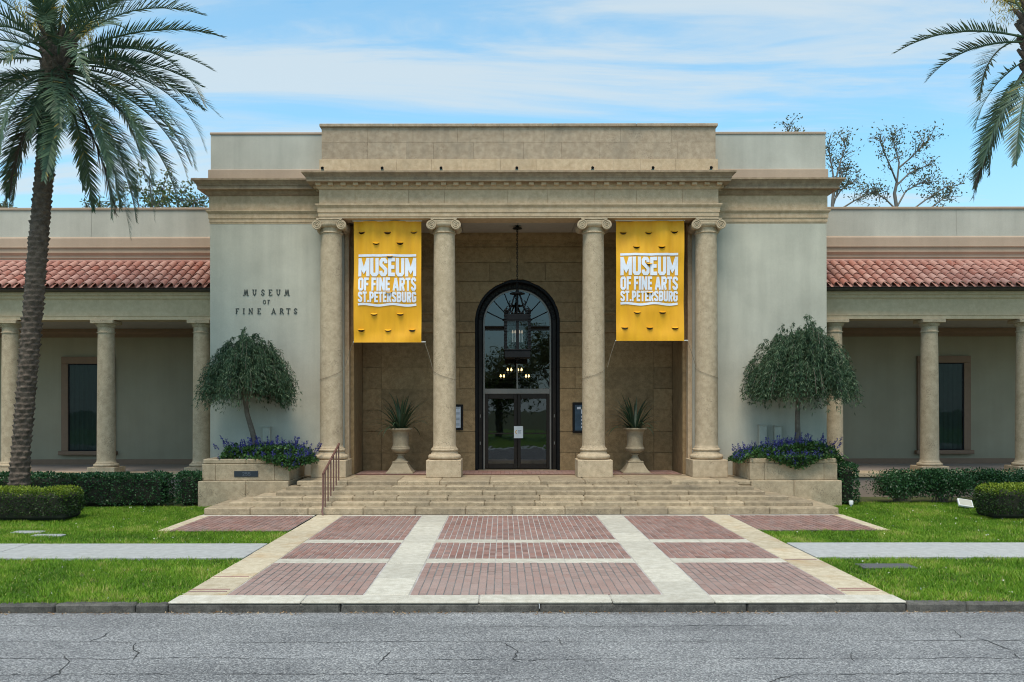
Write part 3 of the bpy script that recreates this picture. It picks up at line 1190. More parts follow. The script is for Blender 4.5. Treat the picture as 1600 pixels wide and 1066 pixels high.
arch_strip(1.16, 1.24, DB + 0.06, DI + 0.1, ZF)
mb.build('arch_reveal', M['iron'], B)
mb = MB()
arch_strip(1.0, 1.165, DI - 0.06, DI + 0.02, ZF)
mb.build('arch_frame', M['bronze'], B)
mb = MB()
for r in (1.025, 1.145):
    pts = [(r * math.cos(PI - PI * k / 48), DI - 0.08, ARC_Z + r * math.sin(PI * k / 48)) for k in range(49)]
    mb.tube([(-r, DI - .08, ZF + .02)] + pts + [(r, DI - .08, ZF + .02)], 0.014, 6)
for k in range(1, 24):                      # scroll rings of the iron band
    a = PI * k / 24
    cx_, cz_ = 1.085 * math.cos(a), ARC_Z + 1.085 * math.sin(a)
    mb.tube([(cx_ + 0.036 * math.cos(t * PI / 5), DI - 0.08, cz_ + 0.036 * math.sin(t * PI / 5)) for t in range(11)], 0.008, 5, False)
mb.build('iron_scroll_band', M['iron'], B, smooth=50)
# grey metal inner frame, transom and mullions
mb = MB()
arch_strip(0.955, 1.002, DI - 0.02, DI + 0.05, ZF)
mb.build('glazing_frame', M['alu'], B)
for (z0_, z1_, mat_) in ((4.72, 4.775, 'bronze'), (4.81, 4.855, 'bronze'), (2.85, 3.0, 'alu')):
    mb = MB()
    mb.box(-0.955, 0.955, DI - 0.03, DI + 0.04, z0_, z1_, 0.006)
    mb.build('transom', M[mat_], B)
mb = MB()
mb.box(-0.022, 0.022, DI - 0.025, DI + 0.035, 3.0, 4.72)
mb.build('mullion', M['alu'], B)
fan = empty('fanlight', (0, DI, ARC_Z), B)
for k in range(1, 8):
    a = PI * k / 8
    mb = MB()
    mb.tube([(0.36 * math.cos(a), DI - 0.01, 4.86 + 0.36 * math.sin(a)), (0.97 * math.cos(a), DI - 0.01, 4.90 + 0.97 * math.sin(a))], 0.016, 6)
    mb.tube([(0.36 * math.cos(a), DI - 0.012, 4.86 + 0.36 * math.sin(a)), (0.46 * math.cos(a), DI - 0.012, 4.87 + 0.46 * math.sin(a))], 0.035, 6)
    mb.build('glazing_bar', M['iron'], fan)
mb = MB()
mb.tube([(0.36 * math.cos(PI * k / 20), DI - 0.015, 4.86 + 0.36 * math.sin(PI * k / 20)) for k in range(21)], 0.02, 6)
mb.build('hub_arc', M['iron'], fan)
mb = MB()
pts = [(0.955 * math.cos(PI - PI * k / 32), ARC_Z + 0.955 * math.sin(PI * k / 32)) for k in range(33)]
mb.add([(p[0], DI + 0.01, p[1]) for p in pts] + [(0.955, DI + .01, 4.855), (-0.955, DI + .01, 4.855)], [tuple(range(len(pts) + 2))])
mb.build('pane', M['glass'], fan)
for s in (-1, 1):
    xa, xb = sorted((s * 0.022, s * 0.955))
    mb = MB()
    mb.add([(xa, DI + .01, 3.0), (xb, DI + .01, 3.0), (xb, DI + .01, 4.72), (xa, DI + .01, 4.72)], [(0, 1, 2, 3)])
    mb.build('upper_pane', M['glass'], B)
# doors
for s in (-1, 1):
    xa, xb = sorted((s * 0.006, s * 0.95))
    mb = MB()
    z0_, z1_ = ZF + 0.02, 2.845
    st = 0.095
    mb.box(xa, xa + st, DI - 0.02, DI + 0.03, z0_, z1_, 0.006)
    mb.box(xb - st, xb, DI - 0.02, DI + 0.03, z0_, z1_, 0.006)
    mb.box(xa + st, xb - st, DI - 0.02, DI + 0.03, z1_ - 0.14, z1_, 0.006)
    mb.box(xa + st, xb - st, DI - 0.02, DI + 0.03, z0_, z0_ + 0.15, 0.006)
    door = mb.build('door', M['bronze'], B)
    mb = MB()
    mb.add([(xa + st, DI + .005, z0_ + .15), (xb - st, DI + .005, z0_ + .15), (xb - st, DI + .005, z1_ - .14), (xa + st, DI + .005, z1_ - .14)], [(0, 1, 2, 3)])
    mb.build('door_glass', M['glass'], door)
    mb = MB()
    mb.box(xa + st, xb - st, DI - 0.07, DI - 0.045, 1.66, 1.70, 0.005)
    mb.box(xa + st + .02, xa + st + .05, DI - 0.045, DI - .02, 1.66, 1.70)
    mb.box(xb - st - .05, xb - st - .02, DI - 0.045, DI - .02, 1.66, 1.70)
    mb.build('push_bar', M['bronze'], door)
    for zz in (1.35, 2.15):
        mb = MB()
        mb.box(s * 1.09 - 0.015, s * 1.09 + .015, DI - 0.075, DI - 0.062, zz, zz + 0.09, .004)
        mb.build('wall_latch', M['alu'], B)
# interior hall
mb = MB()
for bx_ in ((-2.2, 2.2, 32.0, 32.1, ZF, 6.6), (-2.3, -2.2, DI + .2, 32, ZF, 6.6), (2.2, 2.3, DI + .2, 32, ZF, 6.6), (-2.3, 2.3, DI + .2, 32.1, 6.6, 6.7), (-2.3, 2.3, DI + .2, 32.1, ZF - .1, ZF - .003)):
    mb.box(*bx_)
mb.build('entrance_hall', M['room'], B)
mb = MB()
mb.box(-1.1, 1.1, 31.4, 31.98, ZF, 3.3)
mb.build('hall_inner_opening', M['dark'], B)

# --- portico columns
def make_column(xc):
    c = empty('portico_column', (xc, DC, ZF), B)
    mb = MB()
    mb.box(xc - .46, xc + .46, DC - .46, DC + .46, ZF, ZF + 0.455, 0.014)
    mb.build('plinth', M['stone'], c)
    pr = [(0.40, 0.456)]
    for k in range(9):
        a = -PI / 2 + PI * k / 8
        pr.append((0.375 + 0.065 * math.cos(a), 0.525 + 0.065 * math.sin(a)))
    pr += [(0.37, 0.595), (0.365, 0.61), (0.345, 0.64), (0.335, 0.665), (0.34, 0.68)]
    for k in range(7):
        a = -PI / 2 + PI * k / 6
        pr.append((0.335 + 0.032 * math.cos(a), 0.712 + 0.032 * math.sin(a)))
    pr += [(0.332, 0.75), (0.332, 0.768)]
    mb = MB()
    mb.lathe(pr, xc, DC, ZF, 40)
    mb.build('column_base', M['stone'], c, smooth=40)
    top = 7.055 - ZF
    pr = [(0.328, 0.769), (0.31, 0.79), (0.302, 0.84)]
    for k in range(1, 25):
        t = k / 24
        r = 0.302 - 0.020 * t ** 1.7
        pr.append((r, 0.84 + (top - 0.84) * t))
    mb = MB()
    mb.lathe(pr, xc, DC, ZF, 40)
    mb.build('shaft', M['stone'], c, smooth=40)
    cap = MB()
    pr = [(0.285, top + .001), (0.305, top + .006), (0.313, top + 0.018), (0.305, top + 0.03), (0.286, top + 0.04), (0.282, top + 0.09), (0.282, top + 0.15)]
    for k in range(6):
        a = PI * k / 10
        pr.append((0.285 + 0.09 * math.sin(a), top + 0.15 + 0.085 * (1 - math.cos(a))))
    pr.append((0.37, top + 0.26))
    cap.lathe(pr, xc, DC, ZF, 40)
    z0_ = ZF + top
    # channel block between volutes and abacus
    cap.box(xc - 0.36, xc + 0.36, DC - 0.31, DC + 0.31, z0_ + 0.255, z0_ + 0.335, 0.012)
    cap.box(xc - 0.345, xc + 0.345, DC - 0.325, DC + 0.325, z0_ + 0.337, z0_ + 0.375, 0.01)
    # egg ornament
    for k in range(-3, 4):
        cx_ = xc + k * 0.066
        cap.lathe([(0.004, 0), (0.021, 0.012), (0.025, 0.03), (0.015, 0.05), (0.002, 0.056)], cx_, DC - 0.30, z0_ + 0.185, 8)
    cap.build('capital', M['stone'], c, smooth=45)
    for s in (-1, 1):
        vx, vz = xc + s * 0.325, z0_ + 0.20
        v = MB()
        # bolster: a waisted roll running front to back
        ringp = []
        for (yy, rr) in ((-0.335, 0.128), (-0.25, 0.122), (-0.1, 0.098), (0.1, 0.098), (0.25, 0.122), (0.335, 0.128)):
            ringp.append((yy, rr))
        seg = 28
        vs_, fs_ = [], []
        for (yy, rr) in ringp:
            for k in range(seg):
                a = 2 * PI * k / seg
                vs_.append((vx + rr * math.cos(a), DC + yy, vz + rr * math.sin(a)))
        for i in range(len(ringp) - 1):
            for k in range(seg):
                k2 = (k + 1) % seg
                fs_.append((i * seg + k, i * seg + k2, (i + 1) * seg + k2, (i + 1) * seg + k))
        fs_.append(tuple(range(seg)))
        fs_.append(tuple((len(ringp) - 1) * seg + k for k in range(seg)))
        v.add(vs_, fs_)
        for ysgn in (-1, 1):
            sp = []
            for k in range(64):
                t = k / 63
                a = PI / 2 + (-s) * (-t) * 2 * PI * 2.4
                r = 0.128 * (1 - 0.80 * t)
                sp.append((vx + r * math.cos(a), DC + ysgn * 0.34, vz + r * math.sin(a)))
            v.tube(sp, [0.017 - 0.006 * k / 63 for k in range(64)], 6)
            v.lathe([(0.001, -0.02), (0.018, -0.015), (0.024, 0.0), (0.018, 0.015), (0.001, 0.02)], vx, DC + ysgn * 0.345, vz, 10)
        v.build('volute', M['stone'], c, smooth=45)
    return c


for xc in (-4.985, -1.975, 1.99, 4.995):
    make_column(xc)

# --- portico entablature
ent = empty('entablature', (0, DE, 7.43), B)
PATH = [(-5.25, 24.9), (-5.25, DE), (5.25, DE), (5.25, 24.9)]
mb = MB()
mb.molding(PATH, [(-0.62, 7.43), (0.0, 7.43), (0.0, 7.47), (0.016, 7.475), (0.016, 7.575), (0.034, 7.58), (0.034, 7.70), (0.05, 7.72), (0.085, 7.765), (0.085, 7.80), (-0.62, 7.80)])
mb.build('architrave', M['trim'], ent)
# frieze blocks
xs = [-5.25, -4.3, -2.9, -1.95, -0.3, 0.75, 2.0, 3.1, 4.3, 5.25]
for a, b_ in zip(xs[:-1], xs[1:]):
    mb = MB()
    mb.box(a + (0.003 if a > -5.2 else 0), b_ - (0.003 if b_ < 5.2 else 0), DE + 0.004, DE + 0.6, 7.802, 8.185, 0.005)
    mb.build('frieze_block', M['trim'], ent, ((a + b_) / 2, DE, 8))
mb = MB()
mb.box(-5.22, 5.22, DE + 0.02, 24.9, 7.8, 8.5)
mb.box(-5.248, -4.7, DE + 0.61, 24.28, 7.802, 8.185)
mb.box(4.7, 5.248, DE + 0.61, 24.28, 7.802, 8.185)
mb.build('entablature_core', M['trim'], ent)
mb = MB()
mb.molding(PATH, [(-0.3, 8.187), (0.015, 8.187), (0.03, 8.205), (0.055, 8.235), (0.055, 8.255), (0.06, 8.335), (-0.3, 8.335)])
mb.build('bed_moulding', M['trim'], ent)
mb = MB()
mb.molding(PATH, [(-0.3, 8.337), (0.27, 8.337), (0.27, 8.415), (0.285, 8.42), (0.285, 8.445), (0.30, 8.465), (0.335, 8.505), (0.37, 8.535), (0.385, 8.54), (0.385, 8.585), (-0.3, 8.60)])
mb.build('cornice', M['cornice'], ent)
nd = 33
q = MB()
q.box(-0.068, 0.068, -0.07, 0.07, -0.035, 0.037, 0.006)
dm = q.mesh('dentil', M['trim'])
for k in range(nd):
    xk = -5.245 + 10.49 * k / (nd - 1)
    put('dentil', dm, ent, (xk, DE - 0.055 - 0.055, 8.30))
for s in (-1, 1):
    for k in range(1, 3):
        put('dentil', dm, ent, (s * (5.25 + 0.11), DE - 0.11 + k * 0.33, 8.30), (0, 0, PI / 2))

# --- attic of weathered blocks
att = empty('attic', (0, 23.6, 8.6), B)
mb = MB()
mb.box(-5.16, 5.16, 23.63, 24.6, 8.5, 9.83)
mb.build('attic_core', M['attic'], att)
hs_ = 5.19
for (za, zb, hw, yf, cuts, seed) in ((8.603, 8.975, 5.24, 23.55, 11, 1), (8.98, 9.43, hs_, 23.60, 10, 2), (9.435, 9.835, hs_, 23.60, 9, 5)):
    rr = random.Random(seed)
    xs = [-hw] + [-hw + 2 * hw * (k + rr.uniform(-.18, .18)) / cuts for k in range(1, cuts)] + [hw]
    for a, b_ in zip(xs[:-1], xs[1:]):
        mb = MB()
        mb.box(a + 0.0015, b_ - 0.0015, yf, 24.62, za, zb + .003, 0.003)
        mb.build('attic_block', M['attic'] if za > 8.8 else M['trim'], att, ((a + b_) / 2, yf, za))
xs = [-5.24, -3.3, -1.2, 0.9, 3.1, 5.24]
for a, b_ in zip(xs[:-1], xs[1:]):
    mb = MB()
    mb.box(a + .002, b_ - .002, 23.54, 24.68, 9.838, 9.92, 0.012)
    mb.build('coping_stone', M['attic'], att, ((a + b_) / 2, 24, 9.9))

# --- side block entablatures and parapets
for s in (-1, 1):
    se = empty('side_entablature', (s * 6.8, DW, 7.43), B)
    path = [(-8.36, 29.9), (-8.36, DW), (-5.2, DW)] if s < 0 else [(5.2, DW), (8.36, DW), (8.36, 29.9)]
    mb = MB()
    mb.molding(path, [(-0.3, 7.43), (0.005, 7.43), (0.005, 7.47), (0.02, 7.475), (0.02, 7.575), (0.038, 7.58), (0.038, 7.70), (0.055, 7.72), (0.09, 7.765), (0.09, 7.80), (-0.3, 7.80)])
    mb.build('architrave', M['trim'], se)
    mb = MB()
    mb.molding(path, [(-0.3, 7.802), (0.02, 7.802), (0.02, 8.187), (-0.3, 8.187)])
    mb.build('frieze', M['trim'], se)
    mb = MB()
    mb.molding(path, [(-0.3, 8.19), (0.04, 8.19), (0.07, 8.22), (0.10, 8.26), (0.12, 8.31), (0.26, 8.32), (0.26, 8.41), (0.28, 8.415), (0.28, 8.44), (0.30, 8.465), (0.335, 8.505), (0.37, 8.535), (0.385, 8.54), (0.385, 8.585), (-0.3, 8.62)])
    mb.build('cornice', M['cornice'], se)
    xa, xb = sorted((s * 5.2, s * 8.32))
    mb = MB()
    mb.box(xa, xb, DW + 0.0, 29.8, 7.7, 8.6)
    mb.box(*sorted((s * 5.2, s * 8.40)), DW - 0.05, 29.9, 8.605, 8.905, 0.02)
    mb.build('parapet_base', M['pink'], se)
    mb = MB()
    mb.box(*sorted((s * 5.15, s * 8.35)), DW + 0.04, 29.8, 8.907, 9.86)
    mb.build('parapet_wall', M['stucco_top'], se)
    mb = MB()
    mb.box(*sorted((s * 5.15, s * 8.37)), DW + 0.015, 29.85, 9.862, 9.93, 0.012)
    mb.build('parapet_coping', M['pink'], se)

# --- colonnaded side wings
tile_shared = {}


def make_tile_mesh(L, r0, r1):
    q = MB()
    seg = 7
    vs_, fs_ = [], []
    th = 0.016
    for (yy, r) in ((0.0, r0), (L, r1)):
        for rad in (r, r - th):
            for k in range(seg + 1):
                a = PI * k / seg
                vs_.append((rad * math.cos(a), yy, rad * math.sin(a) * 0.9))
    s1 = seg + 1
    for k in range(seg):
        fs_.append((k, k + 1, 2 * s1 + k + 1, 2 * s1 + k))
        fs_.append((s1 + k, 3 * s1 + k, 3 * s1 + k + 1, s1 + k + 1))
        fs_.append((k, s1 + k, s1 + k + 1, k + 1))
        fs_.append((2 * s1 + k, 2 * s1 + k + 1, 3 * s1 + k + 1, 3 * s1 + k))
    q.add(vs_, fs_)
    me = q.mesh('roof_tile', M['tile'], 60)
    return me


tile_me = make_tile_mesh(0.43, 0.098, 0.080)
SLOPE = math.atan2(6.72 - 5.76, 26.45 - 24.62)
for s in (-1, 1):
    X0, X1 = 8.37, 20.4
    sx = lambda a, b_: sorted((s * a, s * b_))
    W = empty('side_wing', (s * 13.2, 25.2, 0), B)
    # rear wall
    mb = MB()
    mb.box(*sx(X0, X1), 29.0, 29.3, 0.0, 6.0)
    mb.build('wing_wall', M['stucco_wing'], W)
    mb = MB()
    mb.box(*sx(X0, X1), 24.98, 29.1, 0.3, ZF - 0.01)
    mb.build('wing_floor', M['plinth_pink'], W)
    mb = MB()
    mb.box(*sx(X0 + .01, X1), 24.94, 25.2, -0.05, 0.50)
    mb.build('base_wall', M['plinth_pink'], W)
    mb = MB()
    mb.box(*sx(X0 + .01, X1), 24.88, 25.8, 0.502, ZF + 0.0, 0.012)
    mb.build('base_ledge', M['stone'], W)
    mb = MB()
    mb.box(*sx(X0, X1), 25.55, 29.0, 5.0, 5.06)
    mb.build('wing_ceiling', M['ceiling'], W)
    mb = MB()
    mb.molding([(sx(X0, X1)[0], 29.0), (sx(X0, X1)[1], 29.0)], [(-.02, 4.72), (0.03, 4.72), (0.03, 4.82), (0.09, 4.9), (0.09, 4.995), (-.02, 4.995)])
    mb.build('wing_inner_moulding', M['winframe'], W)
    mb = MB()
    mb.box(*sx(X0, X1), 28.96, 28.999, ZF - .01, ZF + .16)
    mb.build('baseboard', M['winframe'], W)
    # architrave
    path = [(sx(X0, X1)[0], 25.1), (sx(X0, X1)[1], 25.1)]
    mb = MB()
    mb.molding(path, [(-0.5, 4.915), (0.03, 4.915), (0.03, 5.00), (0.045, 5.01), (0.045, 5.03), (0.0, 5.035), (0.0, 5.47), (0.02, 5.48), (0.05, 5.52), (0.05, 5.57), (0.09, 5.60), (0.09, 5.68), (-0.5, 5.68)])
    mb.build('wing_architrave', M['wing_beam'], W)
    # gutter
    mb = MB()
    mb.molding(path, [(-0.3, 5.683), (0.12, 5.683), (0.30, 5.70), (0.36, 5.72), (0.36, 5.80), (0.33, 5.80), (0.33, 5.74), (-0.3, 5.72)])
    mb.build('gutter', M['gutter'], W)
    # upper wall with pinkish mouldings
    path = [(sx(X0, X1)[0], 26.5), (sx(X0, X1)[1], 26.5)]
    mb = MB()
    mb.molding(path, [(-0.3, 6.4), (0.0, 6.4), (0.0, 6.86), (0.03, 6.87), (0.03, 6.95), (0.10, 7.02), (0.10, 7.03), (0.05, 7.035), (0.05, 7.165), (0.10, 7.175), (0.10, 7.19), (0.06, 7.195), (0.06, 7.45), (0.02, 7.50), (-0.3, 7.50)])
    mb.build('wing_upper_moulding', M['pink'], W)
    xs = [X0, 9.0, 13.0, 17.0, X1]
    if s < 0:
        xs = [X0, 12.6, 16.9, X1]
    for a, b_ in zip(xs[:-1], xs[1:]):
        mb = MB()
        mb.box(*sx(a + .004, b_ - .004), 26.52, 26.8, 7.502, 8.30)
        mb.build('parapet_panel', M['stucco_top'], W, (s * (a + b_) / 2, 26.5, 7.9))
    mb = MB()
    mb.box(*sx(X0, X1), 26.48, 26.85, 8.302, 8.37, 0.01)
    mb.build('parapet_coping', M['pink'], W)
    mb = MB()
    mb.box(*sx(X0, X1), 26.6, 29.5, 5.07, 8.2)
    mb.build('wing_core', M['stucco_top'], W)
    # columns
    for xc in (8.93, 11.63, 14.33, 17.03, 19.73):
        c = empty('wing_column', (s * xc, 25.32, ZF), W)
        cx_ = s * xc
        mb = MB()
        mb.box(cx_ - .385, cx_ + .385, 24.95, 25.70, ZF, ZF + 0.17, 0.012)
        pr = [(0.33, 0.171)] + [(0.30 + 0.045 * math.cos(-PI / 2 + PI * k / 6), 0.216 + 0.045 * math.sin(-PI / 2 + PI * k / 6)) for k in range(7)] + [(0.285, 0.265), (0.285, 0.285), (0.26, 0.31), (0.25, 0.36)]
        H = 4.91 - ZF
        for k in range(1, 13):
            t = k / 12
            pr.append((0.25 - 0.028 * t ** 1.6, 0.36 + (H - 0.36 - 0.36) * t))
        pr += [(0.245, H - 0.355), (0.25, H - 0.34), (0.245, H - 0.325), (0.223, H - 0.315), (0.223, H - 0.2), (0.25, H - 0.17), (0.28, H - 0.12), (0.285, H - 0.10)]
        mb2 = MB()
        mb2.lathe(pr, cx_, 25.32, ZF, 32)
        mb.build('plinth', M['stone'], c)
        mb2.build('shaft', M['stone'], c, smooth=40)
        mb = MB()
        mb.box(cx_ - .32, cx_ + .32, 25.0, 25.64, ZF + H - 0.099, ZF + H, 0.012)
        mb.build('abacus', M['stone'], c)
    # window
    for wx_ in (13.82, 19.5):
        wn = empty('window', (s * wx_, 29.0, 1.1), W)
        cx_ = s * wx_
        zt, zb = 5.0, 0.2
        z_top = WZ(557, 28.95)
        z_bot = WZ(704, 28.95)
        w2, fw = 0.86, 0.225
        mb = MB()
        mb.box(cx_ - w2, cx_ + w2, 28.90, 28.998, z_top - fw, z_top, 0.012)
        mb.box(cx_ - w2, cx_ - w2 + fw, 28.90, 28.998, z_bot, z_top - fw - .001, 0.012)
        mb.box(cx_ + w2 - fw, cx_ + w2, 28.90, 28.998, z_bot, z_top - fw - .001, 0.012)
        mb.build('frame', M['winframe'], wn)
        mb = MB()
        mb.box(cx_ - w2 - .07, cx_ + w2 + .07, 28.82, 28.998, z_bot - .13, z_bot - .001, 0.015)
        mb.build('sill', M['winframe'], wn)
        mb = MB()
        xa, xb = cx_ - w2 + fw, cx_ + w2 - fw
        mb.box(xa, xb, 28.960, 28.9995, z_bot, z_top - fw)
        bk = mb.build('shade', M['iron'], wn)
        cu = MB()
        nn = 40
        vs_, fs_ = [], []
        for k in range(nn + 1):
            t = k / nn
            xx = xa + .04 + (xb - xa - .08) * t
            yy = 28.944 + 0.013 * math.sin(t * 46) + 0.004 * math.sin(t * 97)
            vs_ += [(xx, yy, z_bot + .04), (xx, yy, z_top - fw - .04)]
        fs_ = [(2 * k, 2 * k + 2, 2 * k + 3, 2 * k + 1) for k in range(nn)]
        cu.add(vs_, fs_)
        cu.build('curtain', M['curtain'], wn)
        mb = MB()
        mb.add([(xa + .03, 28.925, z_bot + .03), (xb - .03, 28.925, z_bot + .03), (xb - .03, 28.925, z_top - fw - .03), (xa + .03, 28.925, z_top - fw - .03)], [(0, 1, 2, 3)])
        mb.build('pane', M['glass_dark'], wn)
        mb = MB()
        for (p0, p1, p2, p3) in ((xa, xb, z_bot, z_bot + .04), (xa, xb, z_top - fw - .04, z_top - fw), (xa, xa + .04, z_bot + .04, z_top - fw - .04), (xb - .04, xb, z_bot + .04, z_top - fw - .04)):
            mb.box(p0, p1, 28.915, 28.94, p2, p3)
        mb.build('sash', M['iron'], wn)
    # tiled lean-to roof
    RF = empty('tiled_roof', (s * 13.2, 24.62, 5.76), B)
    mb = MB()
    mb.add([(sx(X0, X1)[0], 24.66, 5.755), (sx(X0, X1)[1], 24.66, 5.755), (sx(X0, X1)[1], 26.52, 5.755 + 1.86 * math.tan(SLOPE)), (sx(X0, X1)[0], 26.52, 5.755 + 1.86 * math.tan(SLOPE))], [(0, 1, 2, 3)])
    # pan tiles between the barrels
    pitch = 0.262
    nc = int((X1 - X0) / pitch)
    for i in range(nc):
        xm = s * (X0 + 0.0 + pitch * i)
        mb.rv = random.random()
        seg = 5
        vs_ = []
        for (yy) in (0.0, 2.05):
            for k in range(seg + 1):
                a = PI * k / seg
                vs_.append((xm - 0.075 * math.cos(a), 24.62 + yy * math.cos(SLOPE), 5.79 + yy * math.sin(SLOPE) + 0.02 - 0.055 * math.sin(a)))
        mb.add(vs_, [(k, k + 1, seg + 2 + k, seg + 1 + k) for k in range(seg)])
    mb.build('pan_tile_bed', M['tile'], RF, kind='stuff')
    far = MB()
    exp_ = 0.375
    for i in range(nc):
        xm = s * (X0 + pitch * (i + 0.5))
        for j in range(6):
            d = j * exp_
            lift = 0.012
            L = 0.43
            if d + L > 2.08:
                continue
            px_j = random.uniform(-.006, .006)
            pos = (xm + px_j, 24.60 + d * math.cos(SLOPE), 5.815 + d * math.sin(SLOPE) + random.uniform(-.004, .004))
            if i < 30:
                put('roof_tile', tile_me, RF, pos, (SLOPE - 0.045 + random.uniform(-.012, .012), random.uniform(-.03, .03), random.uniform(-.015, .015)))
            else:
                far.rv = random.random()
                rot = Matrix.Rotation(SLOPE - 0.045, 3, 'X')
                far.add([tuple(rot @ v.co + Vector(pos)) for v in tile_me.vertices], [tuple(p.vertices) for p in tile_me.polygons])
    far.build('far_roof_tiles', M['tile'], RF, kind='stuff')
    # ridge flashing
    mb = MB()
    mb.box(*sx(X0, X1), 26.30, 26.52, 6.70, 6.79, 0.02)
    mb.build('ridge_flashing', M['tile'], RF)
#---OBJECTS---

# ================================================================== lettering
def ribbon(mb, pts, w, y, th, flat=False):
    """stroke along xz polyline with mitred joins, front face at y, thickness th (towards +y)"""
    P = [Vector(p) for p in pts]
    n = len(P)
    L, Rr = [], []
    for i in range(n):
        if i == 0:
            d = (P[1] - P[0]).normalized()
            nn, k = Vector((-d.y, d.x)), 1
        elif i == n - 1:
            d = (P[-1] - P[-2]).normalized()
            nn, k = Vector((-d.y, d.x)), 1
        else:
            d0 = (P[i] - P[i - 1]).normalized()
            d1 = (P[i + 1] - P[i]).normalized()
            n0, n1_ = Vector((-d0.y, d0.x)), Vector((-d1.y, d1.x))
            nn = (n0 + n1_)
            nn = nn / max(0.6, 1 + n0.dot(n1_))
        L.append(P[i] + nn * w / 2)
        Rr.append(P[i] - nn * w / 2)
    vs_, fs_ = [], []
    for i in range(n):
        vs_ += [(L[i].x, y, L[i].y), (Rr[i].x, y, Rr[i].y), (L[i].x, y + th, L[i].y), (Rr[i].x, y + th, Rr[i].y)]
    for i in range(n - 1):
        a, b_ = 4 * i, 4 * i + 4
        fs_ += [(a, a + 1, b_ + 1, b_), (a + 2, b_ + 2, b_ + 3, a + 3), (a, b_, b_ + 2, a + 2), (a + 1, a + 3, b_ + 3, b_ + 1)]
    e = 4 * (n - 1)
    fs_ += [(0, 2, 3, 1), (e, e + 1, e + 3, e + 2)]
    mb.add(vs_, fs_)


def glyph(ch, w, h):
    """(width, strokes) of a condensed bold capital in a unit-height cell; h = stroke half width"""
    l, r, b, t, m = h, w - h, h, 1 - h, 0.5
    c = w / 2
    k = 0.09
    G = {
        'M': [[(l, 0), (l, 1)], [(r, 0), (r, 1)], [(l * .9, 0.98), (c, 0.22), (w - l * .9, 0.98)]],
        'U': [[(l, 1), (l, b + k), (l + k * .8, b), (r - k * .8, b), (r, b + k), (r, 1)]],
        'S': [[(r, .70), (r, t - k), (r - k * .8, t), (l + k * .8, t), (l, t - k), (l, .64), (r, .37), (r, b + k), (r - k * .8, b), (l + k * .8, b), (l, b + k), (l, .30)]],
        'E': [[(l, 0), (l, 1)], [(l, t), (w, t)], [(l, m), (w * .92, m)], [(l, b), (w, b)]],
        'F': [[(l, 0), (l, 1)], [(l, t), (w, t)], [(l, m), (w * .92, m)]],
        'I': [[(l, 0), (l, 1)]],
        'N': [[(l, 0), (l, 1)], [(r, 0), (r, 1)], [(l, .97), (r, .03)]],
        'A': [[(l * .8, 0), (c - .01, 1 - h * .4), ], [(w - l * .8, 0), (c + .01, 1 - h * .4)], [(l + .04, .27), (r - .04, .27)]],
        'R': [[(l, 0), (l, 1)], [(l, t), (r - k, t), (r, t - k), (r, m + k * .6), (r - k, m - .03), (l, m - .03)], [(c, m), (r, 0)]],
        'P': [[(l, 0), (l, 1)], [(l, t), (r - k, t), (r, t - k), (r, m + k * .4), (r - k, m - .06), (l, m - .06)]],
        'B': [[(l, 0), (l, 1)], [(l, t), (r - k, t), (r, t - k), (r, m + k), (r - k, m), (l, m)], [(l, b), (r - k, b), (r, b + k), (r, m - k), (r - k, m)]],
        'T': [[(c, 0), (c, 1)], [(0, t), (w, t)]],
        'O': [[(c, t), (r - k * .8, t), (r, t - k), (r, b + k), (r - k * .8, b), (l + k * .8, b), (l, b + k), (l, t - k), (l + k * .8, t), (c, t)]],
        'G': [[(r, .70), (r, t - k), (r - k * .8, t), (l + k * .8, t), (l, t - k), (l, b + k), (l + k * .8, b), (r - k * .8, b), (r, b + k), (r, .46), (c, .46)]],
        '2': [[(l, .70), (l, t - k), (l + k, t), (r - k, t), (r, t - k), (r, .6), (l, b), (w, b)]],
        '5': [[(w, t), (l, t), (l, .56), (r - k, .58), (r, .5), (r, b + k), (r - k, b), (l + k, b), (l, b + k), (l, .28)]],
        '.': [[(l, 0), (l, 2 * h)]],
    }
    return G[ch]


CW = {'M': 0.70, 'U': 0.52, 'S': 0.50, 'E': 0.42, 'O': 0.52, 'F': 0.42, 'I': 0.2, 'N': 0.55, 'A': 0.56, 'R': 0.52, 'T': 0.46, 'P': 0.50, 'B': 0.52, 'G': 0.52, '.': 0.2, ' ': 0.16, '2': 0.5, '5': 0.5}


def text_line(s, x0, x1, z0, z1, y, th, hw=0.095, gap=0.055, ymap=None):
    """list of MB, one per letter, fitted into the rectangle"""
    tot = sum(CW[c] for c in s) + gap * (len(s) - 1)
    sx_ = (x1 - x0) / tot
    sz_ = z1 - z0
    out = []
    x = 0.0
    for c in s:
        if c != ' ':
            mb = MB()
            for i, st in enumerate(glyph(c, CW[c], hw)):
                # stroke in cell units, then stretched
                tmp = MB()
                fine = []
                for q0, q1 in zip(st[:-1], st[1:]):
                    m_ = max(1, int(math.hypot(q1[0] - q0[0], q1[1] - q0[1]) / .16))
                    fine += [(q0[0] + (q1[0] - q0[0]) * k_ / m_, q0[1] + (q1[1] - q0[1]) * k_ / m_) for k_ in range(m_)]
                st = fine + [st[-1]]
                ribbon(tmp, st, 2 * hw, 0, th)
                vv = []
                for (a, yy, zz) in tmp.v:
                    X = x0 + (x + a) * sx_
                    Z = z0 + zz * sz_
                    Y = (ymap(X, Z) if ymap else y) + yy - i * 0.0006
                    vv.append((X, Y, Z))
                mb.add(vv, tmp.f)
            out.append((c, mb, x0 + (x + CW[c] / 2) * sx_))
        x += CW[c] + gap
    return out


